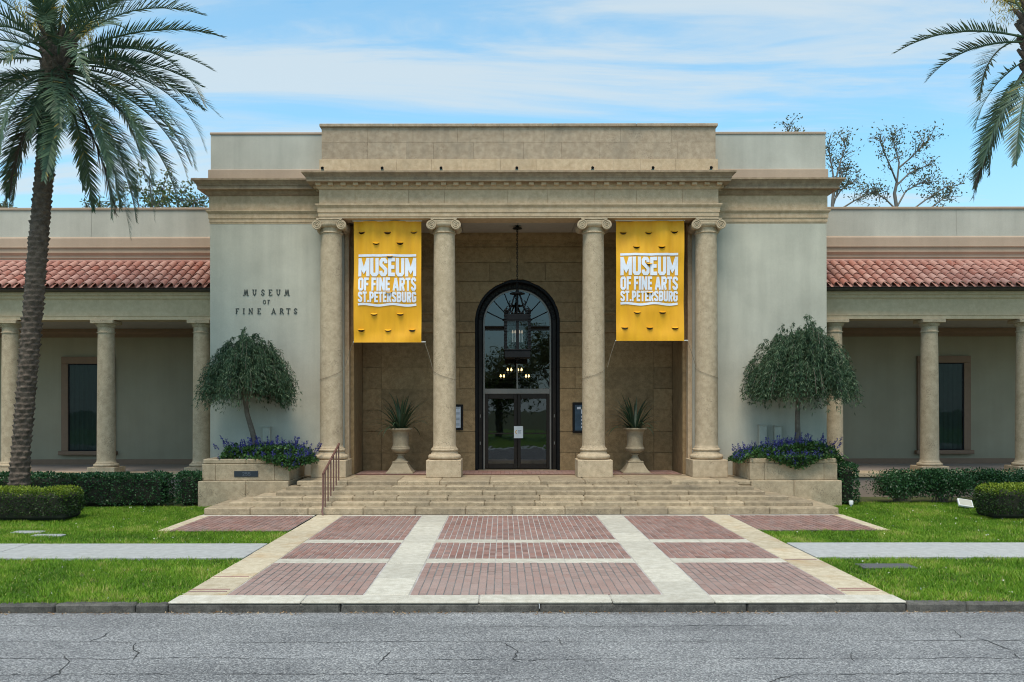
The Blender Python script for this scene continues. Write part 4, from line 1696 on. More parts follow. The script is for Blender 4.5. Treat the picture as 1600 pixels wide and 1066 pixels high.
def serif_line(s, xs, z0, h, y, th=0.03, wt=0.028):
    """spaced roman capitals with serifs; xs = letter centres"""
    out = []
    thin = wt * 0.6
    sf = wt * 0.95
    for c, xc in xs:
        W = {'M': .9, 'U': .68, 'S': .56, 'E': .56, 'O': .78, 'F': .55, 'I': .2, 'N': .72, 'A': .78, 'R': .66, 'T': .62}[c] * h
        mb = MB()
        x0, x1 = xc - W / 2, xc + W / 2
        z1 = z0 + h
        zm = z0 + h * .52

        def S(pts, w):
            ribbon(mb, pts, w, y - 0.0007 * len(mb.f) / 6, th)

        def foot(xx, zz):
            S([(xx - sf, zz), (xx + sf, zz)], thin * .9)
        e = thin * .45
        if c == 'M':
            S([(x0 + .02, z0), (x0 + .05 * 1, z1)], thin); S([(x1 - .02, z0), (x1 - .04, z1)], wt); S([(x0 + .045, z1), (xc, z0 + .01)], wt); S([(xc, z0 + .01), (x1 - .045, z1)], thin)
            foot(x0 + .02, z0 + e); foot(x1 - .02, z0 + e)
        elif c == 'U':
            S([(x0 + .02, z1), (x0 + .02, z0 + .06), (x0 + .05, z0 + .012), (xc, z0 + .006), (x1 - .05, z0 + .012), (x1 - .02, z0 + .06), (x1 - .02, z1)], wt * .85)
            foot(x0 + .02, z1 - e); foot(x1 - .02, z1 - e)
        elif c == 'S':
            S([(x1, z1 - .045), (x1 - .03, z1 - .008), (x0 + .035, z1 - .008), (x0 + .012, z1 - .045), (x0 + .03, zm + .005), (x1 - .03, zm - .02), (x1 - .010, z0 + .045), (x1 - .035, z0 + .008), (x0 + .03, z0 + .008), (x0, z0 + .045)], wt * .85)
        elif c in 'EF':
            S([(x0 + .02, z0), (x0 + .02, z1)], wt); S([(x0, z1 - e), (x1, z1 - e), (x1, z1 - .035)], thin); S([(x0 + .02, zm), (x1 - .02, zm)], thin)
            if c == 'E':
                S([(x0, z0 + e), (x1, z0 + e), (x1, z0 + .035)], thin)
            else:
                foot(x0 + .02, z0 + e)
        elif c == 'O':
            r = W / 2 - .01
            S([(xc + r * math.cos(2 * PI * k / 16), z0 + h / 2 + (h / 2 - .008) * math.sin(2 * PI * k / 16)) for k in range(17)], wt * .75)
        elif c == 'I':
            S([(xc, z0), (xc, z1)], wt); foot(xc, z0 + e); foot(xc, z1 - e)
        elif c == 'N':
            S([(x0 + .015, z0), (x0 + .015, z1)], thin); S([(x1 - .015, z0), (x1 - .015, z1)], thin); S([(x0 + .01, z1), (x1 - .01, z0)], wt)
            foot(x0 + .015, z0 + e); foot(x1 - .015, z1 - e)
        elif c == 'A':
            S([(x0 + .015, z0), (xc, z1)], thin); S([(xc - .004, z1), (x1 - .015, z0)], wt); S([(x0 + .04, z0 + h * .33), (x1 - .04, z0 + h * .33)], thin)
            foot(x0 + .015, z0 + e); foot(x1 - .015, z0 + e)
        elif c == 'R':
            S([(x0 + .02, z0), (x0 + .02, z1)], wt); S([(x0 + .02, z1 - e), (x1 - .04, z1 - e), (x1 - .015, z1 - .035), (x1 - .015, zm + .03), (x1 - .04, zm), (x0 + .02, zm)], thin * 1.3); S([(xc, zm), (x1, z0)], wt)
            foot(x0 + .02, z0 + e)
        elif c == 'T':
            S([(xc, z0), (xc, z1)], wt); S([(x0, z1 - .03), (x0, z1 - e), (x1, z1 - e), (x1, z1 - .03)], thin); foot(xc, z0 + e)
        out.append((c, mb, xc))
    return out


wl = empty('wall_lettering', (WX(417, DW), DW, 4.6), B)


def spread(s, pxs):
    return [(c, WX(p, DW)) for c, p in zip(s, pxs)]


lines_ = [
    ('MUSEUM', [384.5, 398.0, 411, 422.7, 435.2, 448.5], 461.5, 452.2),
    ('OF', [413.5, 420.0], 474.8, 468.2),
    ('FINEARTS', [371.0, 381.2, 392.0, 405.0, 427.8, 440.3, 450.8, 462.0], 490.4, 481.5),
]
for s, pxs, yb, yt in lines_:
    z0 = WZ(yb, DW)
    h = WZ(yt, DW) - z0
    for c, mb, xc in serif_line(s, spread(s, pxs), z0, h, DW - 0.014, 0.012, 0.026 if s != 'OF' else 0.018):
        mb.build('letter', M['letter'], wl, (xc, DW, z0))

# ================================================================== planters
def planter(s):
    left = s < 0
    p = empty('stone_planter', (s * 6.9, 22.4, 0), label='long stone planter with a dark number plaque, left of the steps' if left else 'long stone planter without a plaque, right of the steps', cat='planter', group='stone planters flanking the steps')
    sx = lambda a, b_: sorted((s * a, s * b_))
    # base blocks
    for a, b_ in ((5.785, 6.85), (6.855, 8.05)):
        mb = MB()
        mb.box(*sx(a, b_), 22.385, 24.29, -0.03, ZF - 0.002, 0.016)
        mb.build('base_block', M['planter'], p, (s * (a + b_) / 2, 22.4, 0.3))
    # upper course
    for a, b_ in ((5.80, 6.17), (6.174, 7.66), (7.664, 8.0)):
        mb = MB()
        mb.box(*sx(a, b_), 22.56, 22.80, ZF, 1.035, 0.012)
        mb.build('wall_block', M['planter'], p, (s * (a + b_) / 2, 22.6, 0.8))
    for xa in (5.80, 7.80):
        mb = MB()
        mb.box(*sx(xa, xa + .2), 22.803, 24.29, ZF, 1.035, 0.012)
        mb.build('wall_block', M['planter'], p)
    for a, b_ in ((5.815, 6.9), (6.905, 7.985)):
        mb = MB()
        mb.box(*sx(a, b_), 22.58, 22.79, 1.038, 1.16, 0.02)
        mb.build('coping_stone', M['planter'], p)
    for xa in (5.815, 7.80):
        mb = MB()
        mb.box(*sx(xa, xa + .185), 22.80, 24.29, 1.038, 1.16, 0.02)
        mb.build('coping_stone', M['planter'], p)
    mb = MB()
    mb.box(*sx(5.99, 7.80), 22.79, 24.28, 0.8, 1.07)
    mb.build('soil', M['soil'], p)
    if left:
        D = 22.56
        xa, xb = WX(366, D), WX(403.3, D)
        za, zb = WZ(744.6, D), WZ(735.6, D)
        mb = MB()
        mb.box(xa, xb, D - 0.02, D - 0.001, za, zb, 0.004)
        pq = mb.build('number_plaque', M['plaque'], p)
        for c, q, xc in text_line('255', WX(379, D), WX(391.5, D), za + .03, zb - .03, D - 0.025, 0.006, 0.06, 0.16):
            q.build('digit', M['plaque_text'], pq, (xc, D, za))
    return p


planter(-1)
planter(1)


# ------------------------------------------------------------------ foliage helpers
def leaf_quads(P, size, aspect, up_bias=0.0, dirs=None, jit=1.0, r=None, rmin=0.0, rmax=1.0):
    """one diamond leaf per point (4 vertices)"""
    r = r or rng
    n = len(P)
    d = r.normal(size=(n, 3))
    if dirs is not None:
        d = d * jit + np.asarray(dirs)
    d[:, 2] += up_bias
    d /= np.linalg.norm(d, axis=1, keepdims=True) + 1e-9
    a = np.cross(d, r.normal(size=(n, 3)))
    a /= np.linalg.norm(a, axis=1, keepdims=True) + 1e-9
    L = (size * r.uniform(0.7, 1.25, n))[:, None]
    Wd = L * aspect
    V = np.empty((n, 4, 3))
    V[:, 0] = P
    V[:, 1] = P + d * L * .45 + a * Wd * .5
    V[:, 2] = P + d * L
    V[:, 3] = P + d * L * .45 - a * Wd * .5
    Fq = np.arange(4 * n).reshape(n, 4)
    rn = np.repeat(r.uniform(rmin, rmax, n), 4)
    return V.reshape(-1, 3), Fq, rn


def merge(parts):
    Vs, Fs, Rs = [], [], []
    o = 0
    for V, Fq, rn in parts:
        Vs.append(V)
        Fs.append(Fq + o)
        Rs.append(rn)
        o += len(V)
    return np.concatenate(Vs), np.concatenate(Fs), np.concatenate(Rs)


# ------------------------------------------------------------------ weeping trees in the planters
def weeping_tree(pos, trunk, crown_c, rx, rz, seed, label, lean, n=1500):
    r = np.random.default_rng(seed)
    t = empty('weeping_tree', pos, label=label, cat='tree', group='small weeping trees in the planters')
    mb = MB()
    mb.tube(trunk, [0.085 - 0.03 * k / (len(trunk) - 1) for k in range(len(trunk))], 10)
    top = Vector(trunk[-1])
    cc = Vector(crown_c)
    limbs = []
    for k in range(9):
        a = 2 * PI * k / 9 + r.uniform(-.3, .3)
        rr = r.uniform(.35, .7)
        e = cc + Vector((rx * rr * math.cos(a), rx * rr * math.sin(a) * .8, rz * r.uniform(.3, .7)))
        m_ = top.lerp(e, .5) + Vector((0, 0, .18))
        mb.tube([top - Vector((0, 0, .1)), top.lerp(m_, .5), m_, e], [.045, .036, .026, .012], 6)
        limbs.append(e)
    mb.build('trunk', M['bark'], t, smooth=50)
    # drooping strands
    tubes = MB()
    parts = []
    for i in range(n):
        a = r.uniform(0, 2 * PI)
        u = r.uniform(0.02, 1) ** .62
        ph = u * PI * .5                       # polar angle from the top
        rad = r.uniform(.55, 1.03) * (1 + .12 * math.sin(2 * a + seed * 1.3) + 0.10 * math.sin(5 * a + seed) + .07 * math.sin(9 * a + 4 * ph))
        x0 = cc.x + rx * rad * math.sin(ph) * math.cos(a) * .93
        y0 = cc.y + rx * rad * math.sin(ph) * math.sin(a) * .8
        z0 = cc.z + rz * (0.03 + rad * math.cos(ph) * .97)
        L = r.uniform(.4, .95) * (0.6 + .75 * math.sin(ph))
        out = np.array([math.cos(a) * math.sin(ph + .3), .8 * math.sin(a) * math.sin(ph + .3), 0])
        m_ = 11
        pts = []
        for k in range(m_):
            s_ = k / (m_ - 1)
            pts.append((x0 + out[0] * L * .42 * s_ + r.normal() * .008, y0 + out[1] * L * .42 * s_ + r.normal() * .008, z0 + L * (.24 * s_ - .95 * s_ * s_)))
        pts = np.array(pts)
        zmin = cc.z - rz * .36 + r.normal() * .12 + 0.16 * math.sin(2 * a + seed) + .10 * math.sin(5 * a)
        pts = pts[pts[:, 2] > zmin]
        if len(pts) < 3:
            continue
        if i % 6 == 0:
            tubes.tube([tuple(p) for p in pts[::3]], .005, 3, False)
        Pp = np.repeat(pts, 4, axis=0) + r.normal(size=(len(pts) * 4, 3)) * .012
        dd = np.tile(np.array([out[0] * .35, out[1] * .35, -.75]), (len(Pp), 1))
        parts.append(leaf_quads(Pp, .105, .165, dirs=dd, jit=.40, r=r, rmin=0.0, rmax=1.0))
    # stray twigs above the dome
    V, Fq, rn = merge(parts)
    me = npmesh('foliage', V - np.array(pos), Fq, rn, M['weep'])
    put('foliage', me, t, pos, kind='stuff')
    tubes.build('hanging_twigs', M['bark'], t, kind='stuff')
    return t


Dt = 23.35
weeping_tree((WX(401, Dt), Dt, 1.07), [(WX(403, Dt), Dt, 1.05), (WX(401, Dt), Dt, 1.35), (WX(394, Dt), Dt, 1.85), (WX(386, Dt), Dt, 2.3), (WX(384, Dt), Dt, 2.55)],
             (WX(388, Dt), Dt, 3.08), 1.06, 1.22, 3, 'small weeping tree with a leaning trunk in the planter with the plaque', 1)
weeping_tree((WX(1246, Dt), Dt, 1.07), [(WX(1246, Dt), Dt, 1.05), (WX(1246.5, Dt), Dt, 1.6), (WX(1246, Dt), Dt, 2.2), (WX(1247, Dt), Dt, 2.6)],
             (WX(1250, Dt), Dt, 3.10), 1.24, 1.42, 8, 'small weeping tree with a straight trunk and wider crown in the right planter', 0, 1900)


# ------------------------------------------------------------------ blue sage beds
def sage(x0, x1, seed, label, bulges):
    r = np.random.default_rng(seed)
    pos = ((x0 + x1) / 2, 22.95, 1.07)
    t = empty('flowering_sage', pos, label=label, cat='flowers', group='blue flowering sage in the planters')

    def topz(x):
        u = (x - x0) / (x1 - x0)
        z = 1.16
        for c, w, h in [q[:3] for q in bulges]:
            z += h * math.exp(-((u - c) / w) ** 2)
        return z
    n = 5200
    xs = r.uniform(x0, x1, n)
    ys = r.uniform(22.62, 23.8, n)
    tz = np.array([topz(x) for x in xs])
    edge = np.minimum(1, np.minimum(xs - x0, x1 - xs) / .22)
    zs = 1.05 + (tz - 1.05) * edge * np.sqrt(r.uniform(0.05, 1, n))
    P = np.stack([xs, ys, zs], 1)
    # overhang in front
    m_ = 1500
    xo = r.normal(loc=bulges[0][3] if len(bulges[0]) > 3 else pos[0], scale=.42, size=m_)
    xo = np.clip(xo, x0 + .05, x1 - .02)
    Po = np.stack([xo, r.uniform(22.36, 22.6, m_), 1.22 - r.uniform(0, 1, m_) ** 1.4 * .30 * np.exp(-((xo - xo.mean()) / .55) ** 2)], 1)
    P = np.concatenate([P, Po])
    dirs = np.tile(np.array([0, -.6, .5]), (len(P), 1))
    V, Fq, rn = leaf_quads(P, .085, .55, dirs=dirs, jit=.8, r=r)
    put('foliage', npmesh('foliage', V - np.array(pos), Fq, rn, M['sage_leaf']), t, pos, kind='stuff')
    # low flower clusters all over
    k = 900
    idx = r.integers(0, len(P), k)
    parts = []
    for i in idx:
        if r.uniform() < .68:
            continue
        c = P[i] + np.array([0, -.05, .05])
        h = r.uniform(.06, .15)
        q = np.tile(c, (16, 1)) + np.stack([r.normal(size=16) * .012, r.normal(size=16) * .012, r.uniform(0, h, 16)], 1)
        parts.append(leaf_quads(q, .026, .7, r=r))
    V, Fq, rn = merge(parts)
    put('flower_clusters', npmesh('flower_clusters', V - np.array(pos), Fq, rn, M['sage_flower']), t, pos, kind='stuff')
    # upright flower spikes
    for i in range(46):
        x = r.uniform(x0 + .03, x1 - .03)
        u = (x - pos[0]) / (x1 - x0) * 2
        y = r.uniform(22.6, 23.5)
        z = topz(x) - .06
        L = r.uniform(.16, .34)
        tip = np.array([x + u * .15 + r.normal() * .04, y - .05 + r.normal() * .04, z + L])
        base = np.array([x, y, z])
        q = base + (tip - base) * np.sqrt(r.uniform(.1, 1, 46))[:, None] + r.normal(size=(46, 3)) * .009
        V, Fq, rn = leaf_quads(q, .030, .6, up_bias=.8, r=r)
        put('flower_spike', npmesh('flower_spike', V - base, Fq, rn, M['sage_flower']), t, base)
    return t


D_ = 22.9
sage(WX(343, D_), WX(489, D_), 21, 'purple-blue flowering sage spilling over the planter with the plaque', [(.35, .3, .28, WX(460, D_)), (.75, .25, .26), (.08, .1, .18)])
sage(WX(1151, D_), WX(1314, D_), 22, 'purple-blue flowering sage in the right planter beside the straight tree', [(.75, .3, .36, WX(1235, D_)), (.3, .3, .22)])

# pale boxes on the stucco walls behind the flowers
for (pxs, lab) in (((1184, 1196, 666, 700), 'left of two pale utility boxes on the stucco wall behind the right sage'), ((1208, 1219, 667, 700), 'right of two pale utility boxes on the stucco wall behind the right sage'), ((412, 424, 668, 690), 'pale utility box on the left stucco wall behind the leaning tree')):
    mb = MB()
    za, zb = WZ(pxs[3], DW), WZ(pxs[2], DW)
    xa, xb = WX(pxs[0], DW), WX(pxs[1], DW)
    ub = empty('utility_box', ((xa + xb) / 2, DW, za), label=lab, cat='utility box', group='utility boxes on the stucco walls')
    mb.box(xa, xb, DW - .14, DW - 0.002, za, zb, .012)
    mb.build('housing', M['box_grey'], ub)
    mb = MB()
    mb.box(xa - .008, xb + .008, DW - .155, DW - 0.003, zb + .001, zb + .03, .008)
    mb.build('lid', M['box_grey'], ub)

# ================================================================== urns with strappy plants
def urn(xc, seed, label, plabel):
    D = 24.85
    z0 = ZF + .022
    u = empty('stone_urn', (xc, D, z0), label=label, cat='urn', group='pale stone urns in the porch')
    mb = MB()
    # flared square foot
    for k in range(8):
        t0, t1 = k / 8, (k + 1) / 8
        w0 = .37 - .17 * t0 ** .75
        w1 = .37 - .17 * t1 ** .75
        a0, a1 = z0 + .03 + .25 * t0, z0 + .03 + .25 * t1
        mb.add([(xc - w0, D - w0, a0), (xc + w0, D - w0, a0), (xc + w0, D + w0, a0), (xc - w0, D + w0, a0), (xc - w1, D - w1, a1), (xc + w1, D - w1, a1), (xc + w1, D + w1, a1), (xc - w1, D + w1, a1)],
               [(0, 1, 5, 4), (1, 2, 6, 5), (2, 3, 7, 6), (3, 0, 4, 7)])
    mb.box(xc - .375, xc + .375, D - .375, D + .375, z0 - .02, z0 + .03, .01)
    mb.box(xc - .21, xc + .21, D - .21, D + .21, z0 + .28, z0 + .325, .01)
    mb.build('pedestal', M['urn'], u)
    pr = [(.17, .325), (.155, .35), (.11, .40), (.085, .46), (.08, .49), (.11, .50), (.115, .52), (.09, .535)]
    mb = MB()
    mb.lathe(pr, xc, D, z0, 28)
    mb.build('stem', M['urn'], u, smooth=45)
    mb = MB()
    seg = 72
    vs_, fs_ = [], []
    prof = [(.09, .536, 0), (.17, .56, 1), (.235, .61, 1), (.262, .665, 1), (.255, .695, .5), (.24, .71, 0), (.245, .73, 0), (.225, .745, 0), (.22, .80, 0), (.222, 1.02, 0), (.235, 1.12, 0), (.27, 1.17, 0), (.325, 1.195, 0), (.335, 1.205, 0), (.335, 1.235, 0), (.30, 1.24, 0), (.25, 1.20, 0), (.23, 1.15, 0)]
    for (r_, z, fl) in prof:
        for k in range(seg):
            rr = r_ * (1 + .045 * fl * (abs(math.cos(k * PI * 24 / seg)) - .5))
            vs_.append((xc + rr * math.cos(2 * PI * k / seg), D + rr * math.sin(2 * PI * k / seg), z0 + z))
    m_ = len(prof)
    for i in range(m_ - 1):
        for k in range(seg):
            k2 = (k + 1) % seg
            fs_.append((i * seg + k, i * seg + k2, (i + 1) * seg + k2, (i + 1) * seg + k))
    fs_.append(tuple((m_ - 1) * seg + k for k in range(seg)))
    mb.add(vs_, fs_)
    mb.build('bowl', M['urn'], u, smooth=40)
    # the plant
    r = random.Random(seed)
    zb = z0 + 1.15
    pl = empty('strappy_plant', (xc, D, zb), label=plabel, cat='plant', group='strap-leaved plants in the urns')
    for k in range(62):
        a = r.uniform(0, 2 * PI)
        el = R(r.choice([82, 74, 66, 60, 52, 45, 36, 25]) + r.uniform(-8, 8))
        L = r.uniform(.85, 1.3) * (1.0 if el > .9 else .9)
        dr = R(r.uniform(12, 70) if el > R(56) else r.uniform(50, 110))
        p = Vector((xc + .05 * math.cos(a), D + .05 * math.sin(a), zb))
        side = Vector((-math.sin(a), math.cos(a), 0))
        vs_, fs_ = [], []
        n_ = 7
        for i in range(n_ + 1):
            t = i / n_
            w = .030 * (1 - t ** 2.2) + .002
            th = el - dr * t ** 1.5
            vs_ += [tuple(p + side * w), tuple(p + Vector((0, 0, -.012 * (1 - t)))), tuple(p - side * w)]
            p = p + Vector((math.cos(a) * math.cos(th), math.sin(a) * math.cos(th), math.sin(th))) * (L / n_)
        for i in range(n_):
            b0 = 3 * i
            fs_ += [(b0, b0 + 1, b0 + 4, b0 + 3), (b0 + 1, b0 + 2, b0 + 5, b0 + 4)]
        mb = MB()
        mb.rv = r.random()
        mb.add(vs_, fs_)
        mb.build('leaf', M['urn_leaf'], pl, (xc, D, zb))


urn(WX(626, 24.85), 4, 'pale stone urn between the first and second portico columns', 'dark strap-leaved plant in the urn below the left banner')
urn(WX(992, 24.85), 9, 'pale stone urn between the third and fourth portico columns', 'dark strap-leaved plant in the urn below the right banner')

# ================================================================== banners
def inside(pt, poly):
    x, y = pt
    c = False
    j = len(poly) - 1
    for i in range(len(poly)):
        xi, yi = poly[i]
        xj, yj = poly[j]
        if (yi > y) != (yj > y) and x < (xj - xi) * (y - yi) / (yj - yi) + xi:
            c = not c
        j = i
    return c


def banner(pxl, pxr, pyt, pyb, crop, slits, label, seed, wave_l):
    D = 23.80
    x0, x1 = WX(pxl, D), WX(pxr, D)
    z1, z0 = 7.40, WZ(pyb, D)
    bn = empty('banner', ((x0 + x1) / 2, D, z0), label=label, cat='banner', group='yellow banners between the portico columns')
    rr = random.Random(seed)
    ph = [rr.uniform(0, 6) for _ in range(6)]

    def yf(x, z):
        u = (x - x0) / (x1 - x0)
        v = (z1 - z) / (z1 - z0)
        a = .030 * math.exp(-v * 2.2)
        y = a * math.sin(u * 17 + ph[0] + 1.2 * v) + .5 * a * math.sin(u * 41 + ph[1]) + .018 * math.sin(v * 9 + 2 * u + ph[2]) + .026 * math.sin(u * 5 + v * 4 + ph[3]) + .05 * mnoise.noise(Vector((u * 2.6 + ph[4], v * 4.2, seed))) + .010 * mnoise.noise(Vector((u * 9 + ph[4], v * 7, seed)))
        return D + y * min(1, 12 * (1 - v))

    def PX2(cx_, cy_):
        px = crop[0] + cx_ / 5.331
        py = crop[1] + cy_ / 5.331
        return WX(px, D), WZ(py, D)
    loops = []
    rad = .09
    for (cx_, cy_) in slits:
        hx, hz = PX2(cx_, cy_)
        loops.append([(hx + rad * math.cos(PI + PI * k / 10), hz + rad * .80 * math.sin(PI + PI * k / 10)) for k in range(11)])
    vs2 = []
    nx_, nz_ = 34, 52
    for i in range(nx_ + 1):
        for j in range(nz_ + 1):
            p = (x0 + (x1 - x0) * i / nx_, z0 + (z1 - z0) * j / nz_)
            if any(abs(p[0] - l[5][0]) < rad * 1.15 and abs(p[1] - l[0][1]) < rad * 1.15 for l in loops):
                continue
            vs2.append(Vector(p))
    ed = []
    for l in loops:
        b0 = len(vs2)
        vs2 += [Vector(p) for p in l]
        ed += [(b0 + k, b0 + (k + 1) % len(l)) for k in range(len(l))]
    ov, oe, of, *_ = delaunay_2d_cdt(vs2, ed, [], 0, 1e-5)
    fs_ = []
    for f in of:
        c = (sum(ov[i].x for i in f) / len(f), sum(ov[i].y for i in f) / len(f))
        if not any(inside(c, l) for l in loops):
            fs_.append(tuple(f))
    mb = MB()
    mb.add([(v.x, yf(v.x, v.y), v.y) for v in ov], fs_)
    mb.build('banner_cloth', M['banner'], bn, smooth=80)
    # flaps of the wind slits, hinged along their straight top edge
    for l in loops:
        hz = l[0][1]
        hx = l[5][0]
        ang = rr.uniform(.9, 1.3)
        mb = MB()
        vv = []
        for (x, z) in l:
            d = hz - z
            vv.append((x, yf(x, hz) - d * math.sin(ang), hz - d * math.cos(ang)))
        vv = [(hx, yf(hx, hz), hz)] + vv
        mb.add(vv, [(0, k, k + 1) for k in range(1, 11)])
        mb.build('wind_flap', M['banner'], bn, (hx, D, hz))
    # print
    front = lambda x, z: yf(x, z) - .014
    pr = empty('banner_print', ((x0 + x1) / 2, D, z0), bn)
    xl, _ = PX2(wave_l[0], 0)
    xr, _ = PX2(wave_l[1], 0)

    def bar(cya, cyb, amp=0.0):
        zc = (PX2(0, cya)[1] + PX2(0, cyb)[1]) / 2
        w = abs(PX2(0, cya)[1] - PX2(0, cyb)[1])
        pts = []
        for k in range(29):
            t = k / 28
            pts.append((xl + (xr - xl) * t, zc + amp * math.sin(t * 4 * PI + .4)))
        mb = MB()
        ribbon(mb, pts, w, 0, .002)
        mb.v = [(x, front(x, z) + y, z) for (x, y, z) in mb.v]
        mb.build('print_rule', M['banner_white'], pr)
    o = wave_l[2]
    bar(305 + o, 325 + o)
    bar(717 + o, 736 + o, .018)
    for s, ca, cb in (('MUSEUM', 336, 490), ('OF FINE ARTS', 500, 610), ('ST.PETERSBURG', 618, 706)):
        hw = {'MUSEUM': .098, 'OF FINE ARTS': .098, 'ST.PETERSBURG': .10}[s]
        for c, mb, xc in text_line(s, xl, xr, PX2(0, cb + o)[1], PX2(0, ca + o)[1], D - .02, .002, hw, .05, front):
            mb.build('letter', M['banner_white'], pr, (xc, D, PX2(0, cb)[1]))
    # rods
    mb = MB()
    mb.tube([(x0 - .02, D + .018, z0 + .012), (x1 + .11, D + .018, z0 + .012)], .012, 8)
    mb.build('bottom_rod', M['white'], bn, smooth=40)
    mb = MB()
    mb.tube([(x0 - .03, D, z1 + .012), (x1 + .03, D, z1 + .012)], .016, 8)
    mb.build('top_rod', M['white'], bn, smooth=40)
    # tie cords to the neighbouring columns
    for xs_, xe in ((x0 - .02, x0 - .24), (x1 + .09, x1 + .30)):
        mb = MB()
        sg = 1 if xe > xs_ else -1
        mb.tube([(xs_, D, z0), (xs_ + (xe - xs_) * .6, D - .02, z0 - .38), (xe, D - .06, z0 - .70)], .008, 5)
        xc_ = min((-4.985, -1.975, 1.99, 4.995), key=lambda q: abs(q - xe))
        ring = []
        for k in range(15):
            a = (PI if sg > 0 else 0) + (sg) * (PI * k / 14)
            ring.append((xc_ + .312 * math.cos(a), DC - abs(.312 * math.sin(a)), z0 - .70 - .30 * math.sin(PI * k / 28)))
        mb.tube(ring, .004, 5)
        mb.build('tie_cord', M['cord'], bn)


banner(553, 658.5, 346, 535, (540, 340),
       [(135, 115), (352, 118), (570, 112), (255, 205), (455, 205), (370, 315), (362, 620), (238, 795), (455, 795), (133, 930), (353, 930), (555, 930)],
       'yellow museum banner left of the arched doorway', 1, (107, 590, 0))
banner(963, 1069, 345, 533, (955, 340),
       [(105, 118), (315, 118), (528, 115), (212, 240), (422, 240), (318, 380), (320, 620), (218, 785), (430, 785), (114, 914), (323, 914), (535, 914)],
       'yellow museum banner right of the arched doorway', 2, (78, 557, -6))

# ================================================================== hanging lantern
LX, LY = WX(808.5, 24.9), 24.9
ln = empty('hanging_lantern', (LX, LY, 3.8), label='large black iron lantern hanging on a chain in front of the arched doorway', cat='lantern')
S = F / LY
zt, zb_ = 4.95, WZ(560, LY)
hw = .325
mb = MB()
mb.lathe([(.13, 0), (.13, .03), (.05, .05), (.03, .09)], LX, LY, 7.41, 20)
mb.build('ceiling_rose', M['iron'], ln, smooth=40)
mb = MB()
zc = 7.42
i = 0
while zc > 5.62:
    pts = []
    for k in range(13):
        a = 2 * PI * k / 12
        dx, dz = .022 * math.cos(a), .042 * math.sin(a)
        pts.append((LX + (dx if i % 2 else 0), LY + (0 if i % 2 else dx), zc + dz))
    mb.tube(pts, .009, 5, False)
    zc -= .062
    i += 1
mb.build('chain', M['iron'], ln, smooth=50, kind='stuff')
for (za, zbb, ra, rb) in ((zt - .105, zt + .06, zt - .13, zt - .105), (zb_, zb_ + .205, zb_ + .205, zb_ + .23)):
    mb = MB()
    mb.box(LX - hw - .03, LX + hw + .03, LY - hw - .03, LY + hw + .03, za, zbb, .012)
    mb.box(LX - hw - .05, LX + hw + .05, LY - hw - .05, LY + hw + .05, ra - .002, rb + .002, .008)
    mb.build('lantern_band', M['iron'], ln)
for sx_ in (-1, 1):
    for sy_ in (-1, 1):
        mb = MB()
        mb.box(LX + sx_ * hw - .035, LX + sx_ * hw + .035, LY + sy_ * hw - .035, LY + sy_ * hw + .035, zb_ + .231, zt - .131)
        for q in range(12):
            zz = zb_ + .28 + q * .085
            mb.lathe([(.03, 0), (.055, .02), (.03, .04)], LX + sx_ * hw, LY + sy_ * hw, zz, 8)
        mb.build('corner_post', M['iron'], ln)
        mb = MB()
        mb.lathe([(.02, 0), (.04, .03), (.03, .06), (.055, .10), (.0, .17)], LX + sx_ * hw, LY + sy_ * hw, zt + .061, 8)
        mb.build('finial', M['iron'], ln)
for sy_ in (-1, 1):
    mb = MB()
    mb.box(LX - .04, LX + .04, LY + sy_ * hw - .02, LY + sy_ * hw + .02, zb_ + .231, zt - .131)
    mb.build('glazing_bar', M['iron'], ln)
    mb = MB()
    for s in (-1, 1):
        xa, xb = sorted((LX + s * .04, LX + s * (hw - .035)))
        mb.add([(xa, LY + sy_ * hw, zb_ + .231), (xb, LY + sy_ * hw, zb_ + .231), (xb, LY + sy_ * hw, zt - .131), (xa, LY + sy_ * hw, zt - .131)], [(0, 1, 2, 3)])
    mb.build('lantern_pane', M['lantern_glass'], ln)
    mb = MB()
    for k in range(7):                     # cresting
        xx = LX - hw + .09 + k * (2 * hw - .18) / 6
        mb.lathe([(.012, 0), (.03, .03), (.012, .06), (.0, .11)], xx, LY + sy_ * (hw + .01), zt + .061, 6)
    mb.build('cresting', M['iron'], ln)
# scroll arms up to the ring
zr = WZ(459, LY)
for (dx, dy) in ((1, 1), (1, -1), (-1, 1), (-1, -1)):
    mb = MB()
    pts = []
    for k in range(15):
        t = k / 14
        r_ = hw * (1 - t) ** .8 * (1 - .35 * math.sin(PI * t)) + .03
        pts.append((LX + dx * r_, LY + dy * r_, zt + .06 + (zr - zt - .06) * t))
    mb.tube(pts, .018, 6)
    for (t0, rr) in ((.35, .05), (.62, .045)):
        i0 = int(t0 * 14)
        c = Vector(pts[i0])
        mb.tube([tuple(c + Vector((dx * (.05 + rr * math.cos(PI + k * .6)), 0, rr * math.sin(PI + k * .6)))) for k in range(9)], .011, 5)
    mb.build('scroll_arm', M['iron'], ln, smooth=50)
mb = MB()
mb.lathe([(.02, -.04), (.20, -.02), (.21, 0.0), (.20, .02), (.05, .05), (.03, .12)], LX, LY, zr, 20)
mb.tube([(LX, LY, zr), (LX, LY, zt)], .03, 8)
mb.build('lantern_crown', M['iron'], ln, smooth=40)
mb = MB()
mb.lathe([(.01, -.16), (.05, -.13), (.02, -.08), (.07, -.03), (.07, 0)], LX, LY, zb_, 12)
mb.build('drop_finial', M['iron'], ln, smooth=40)
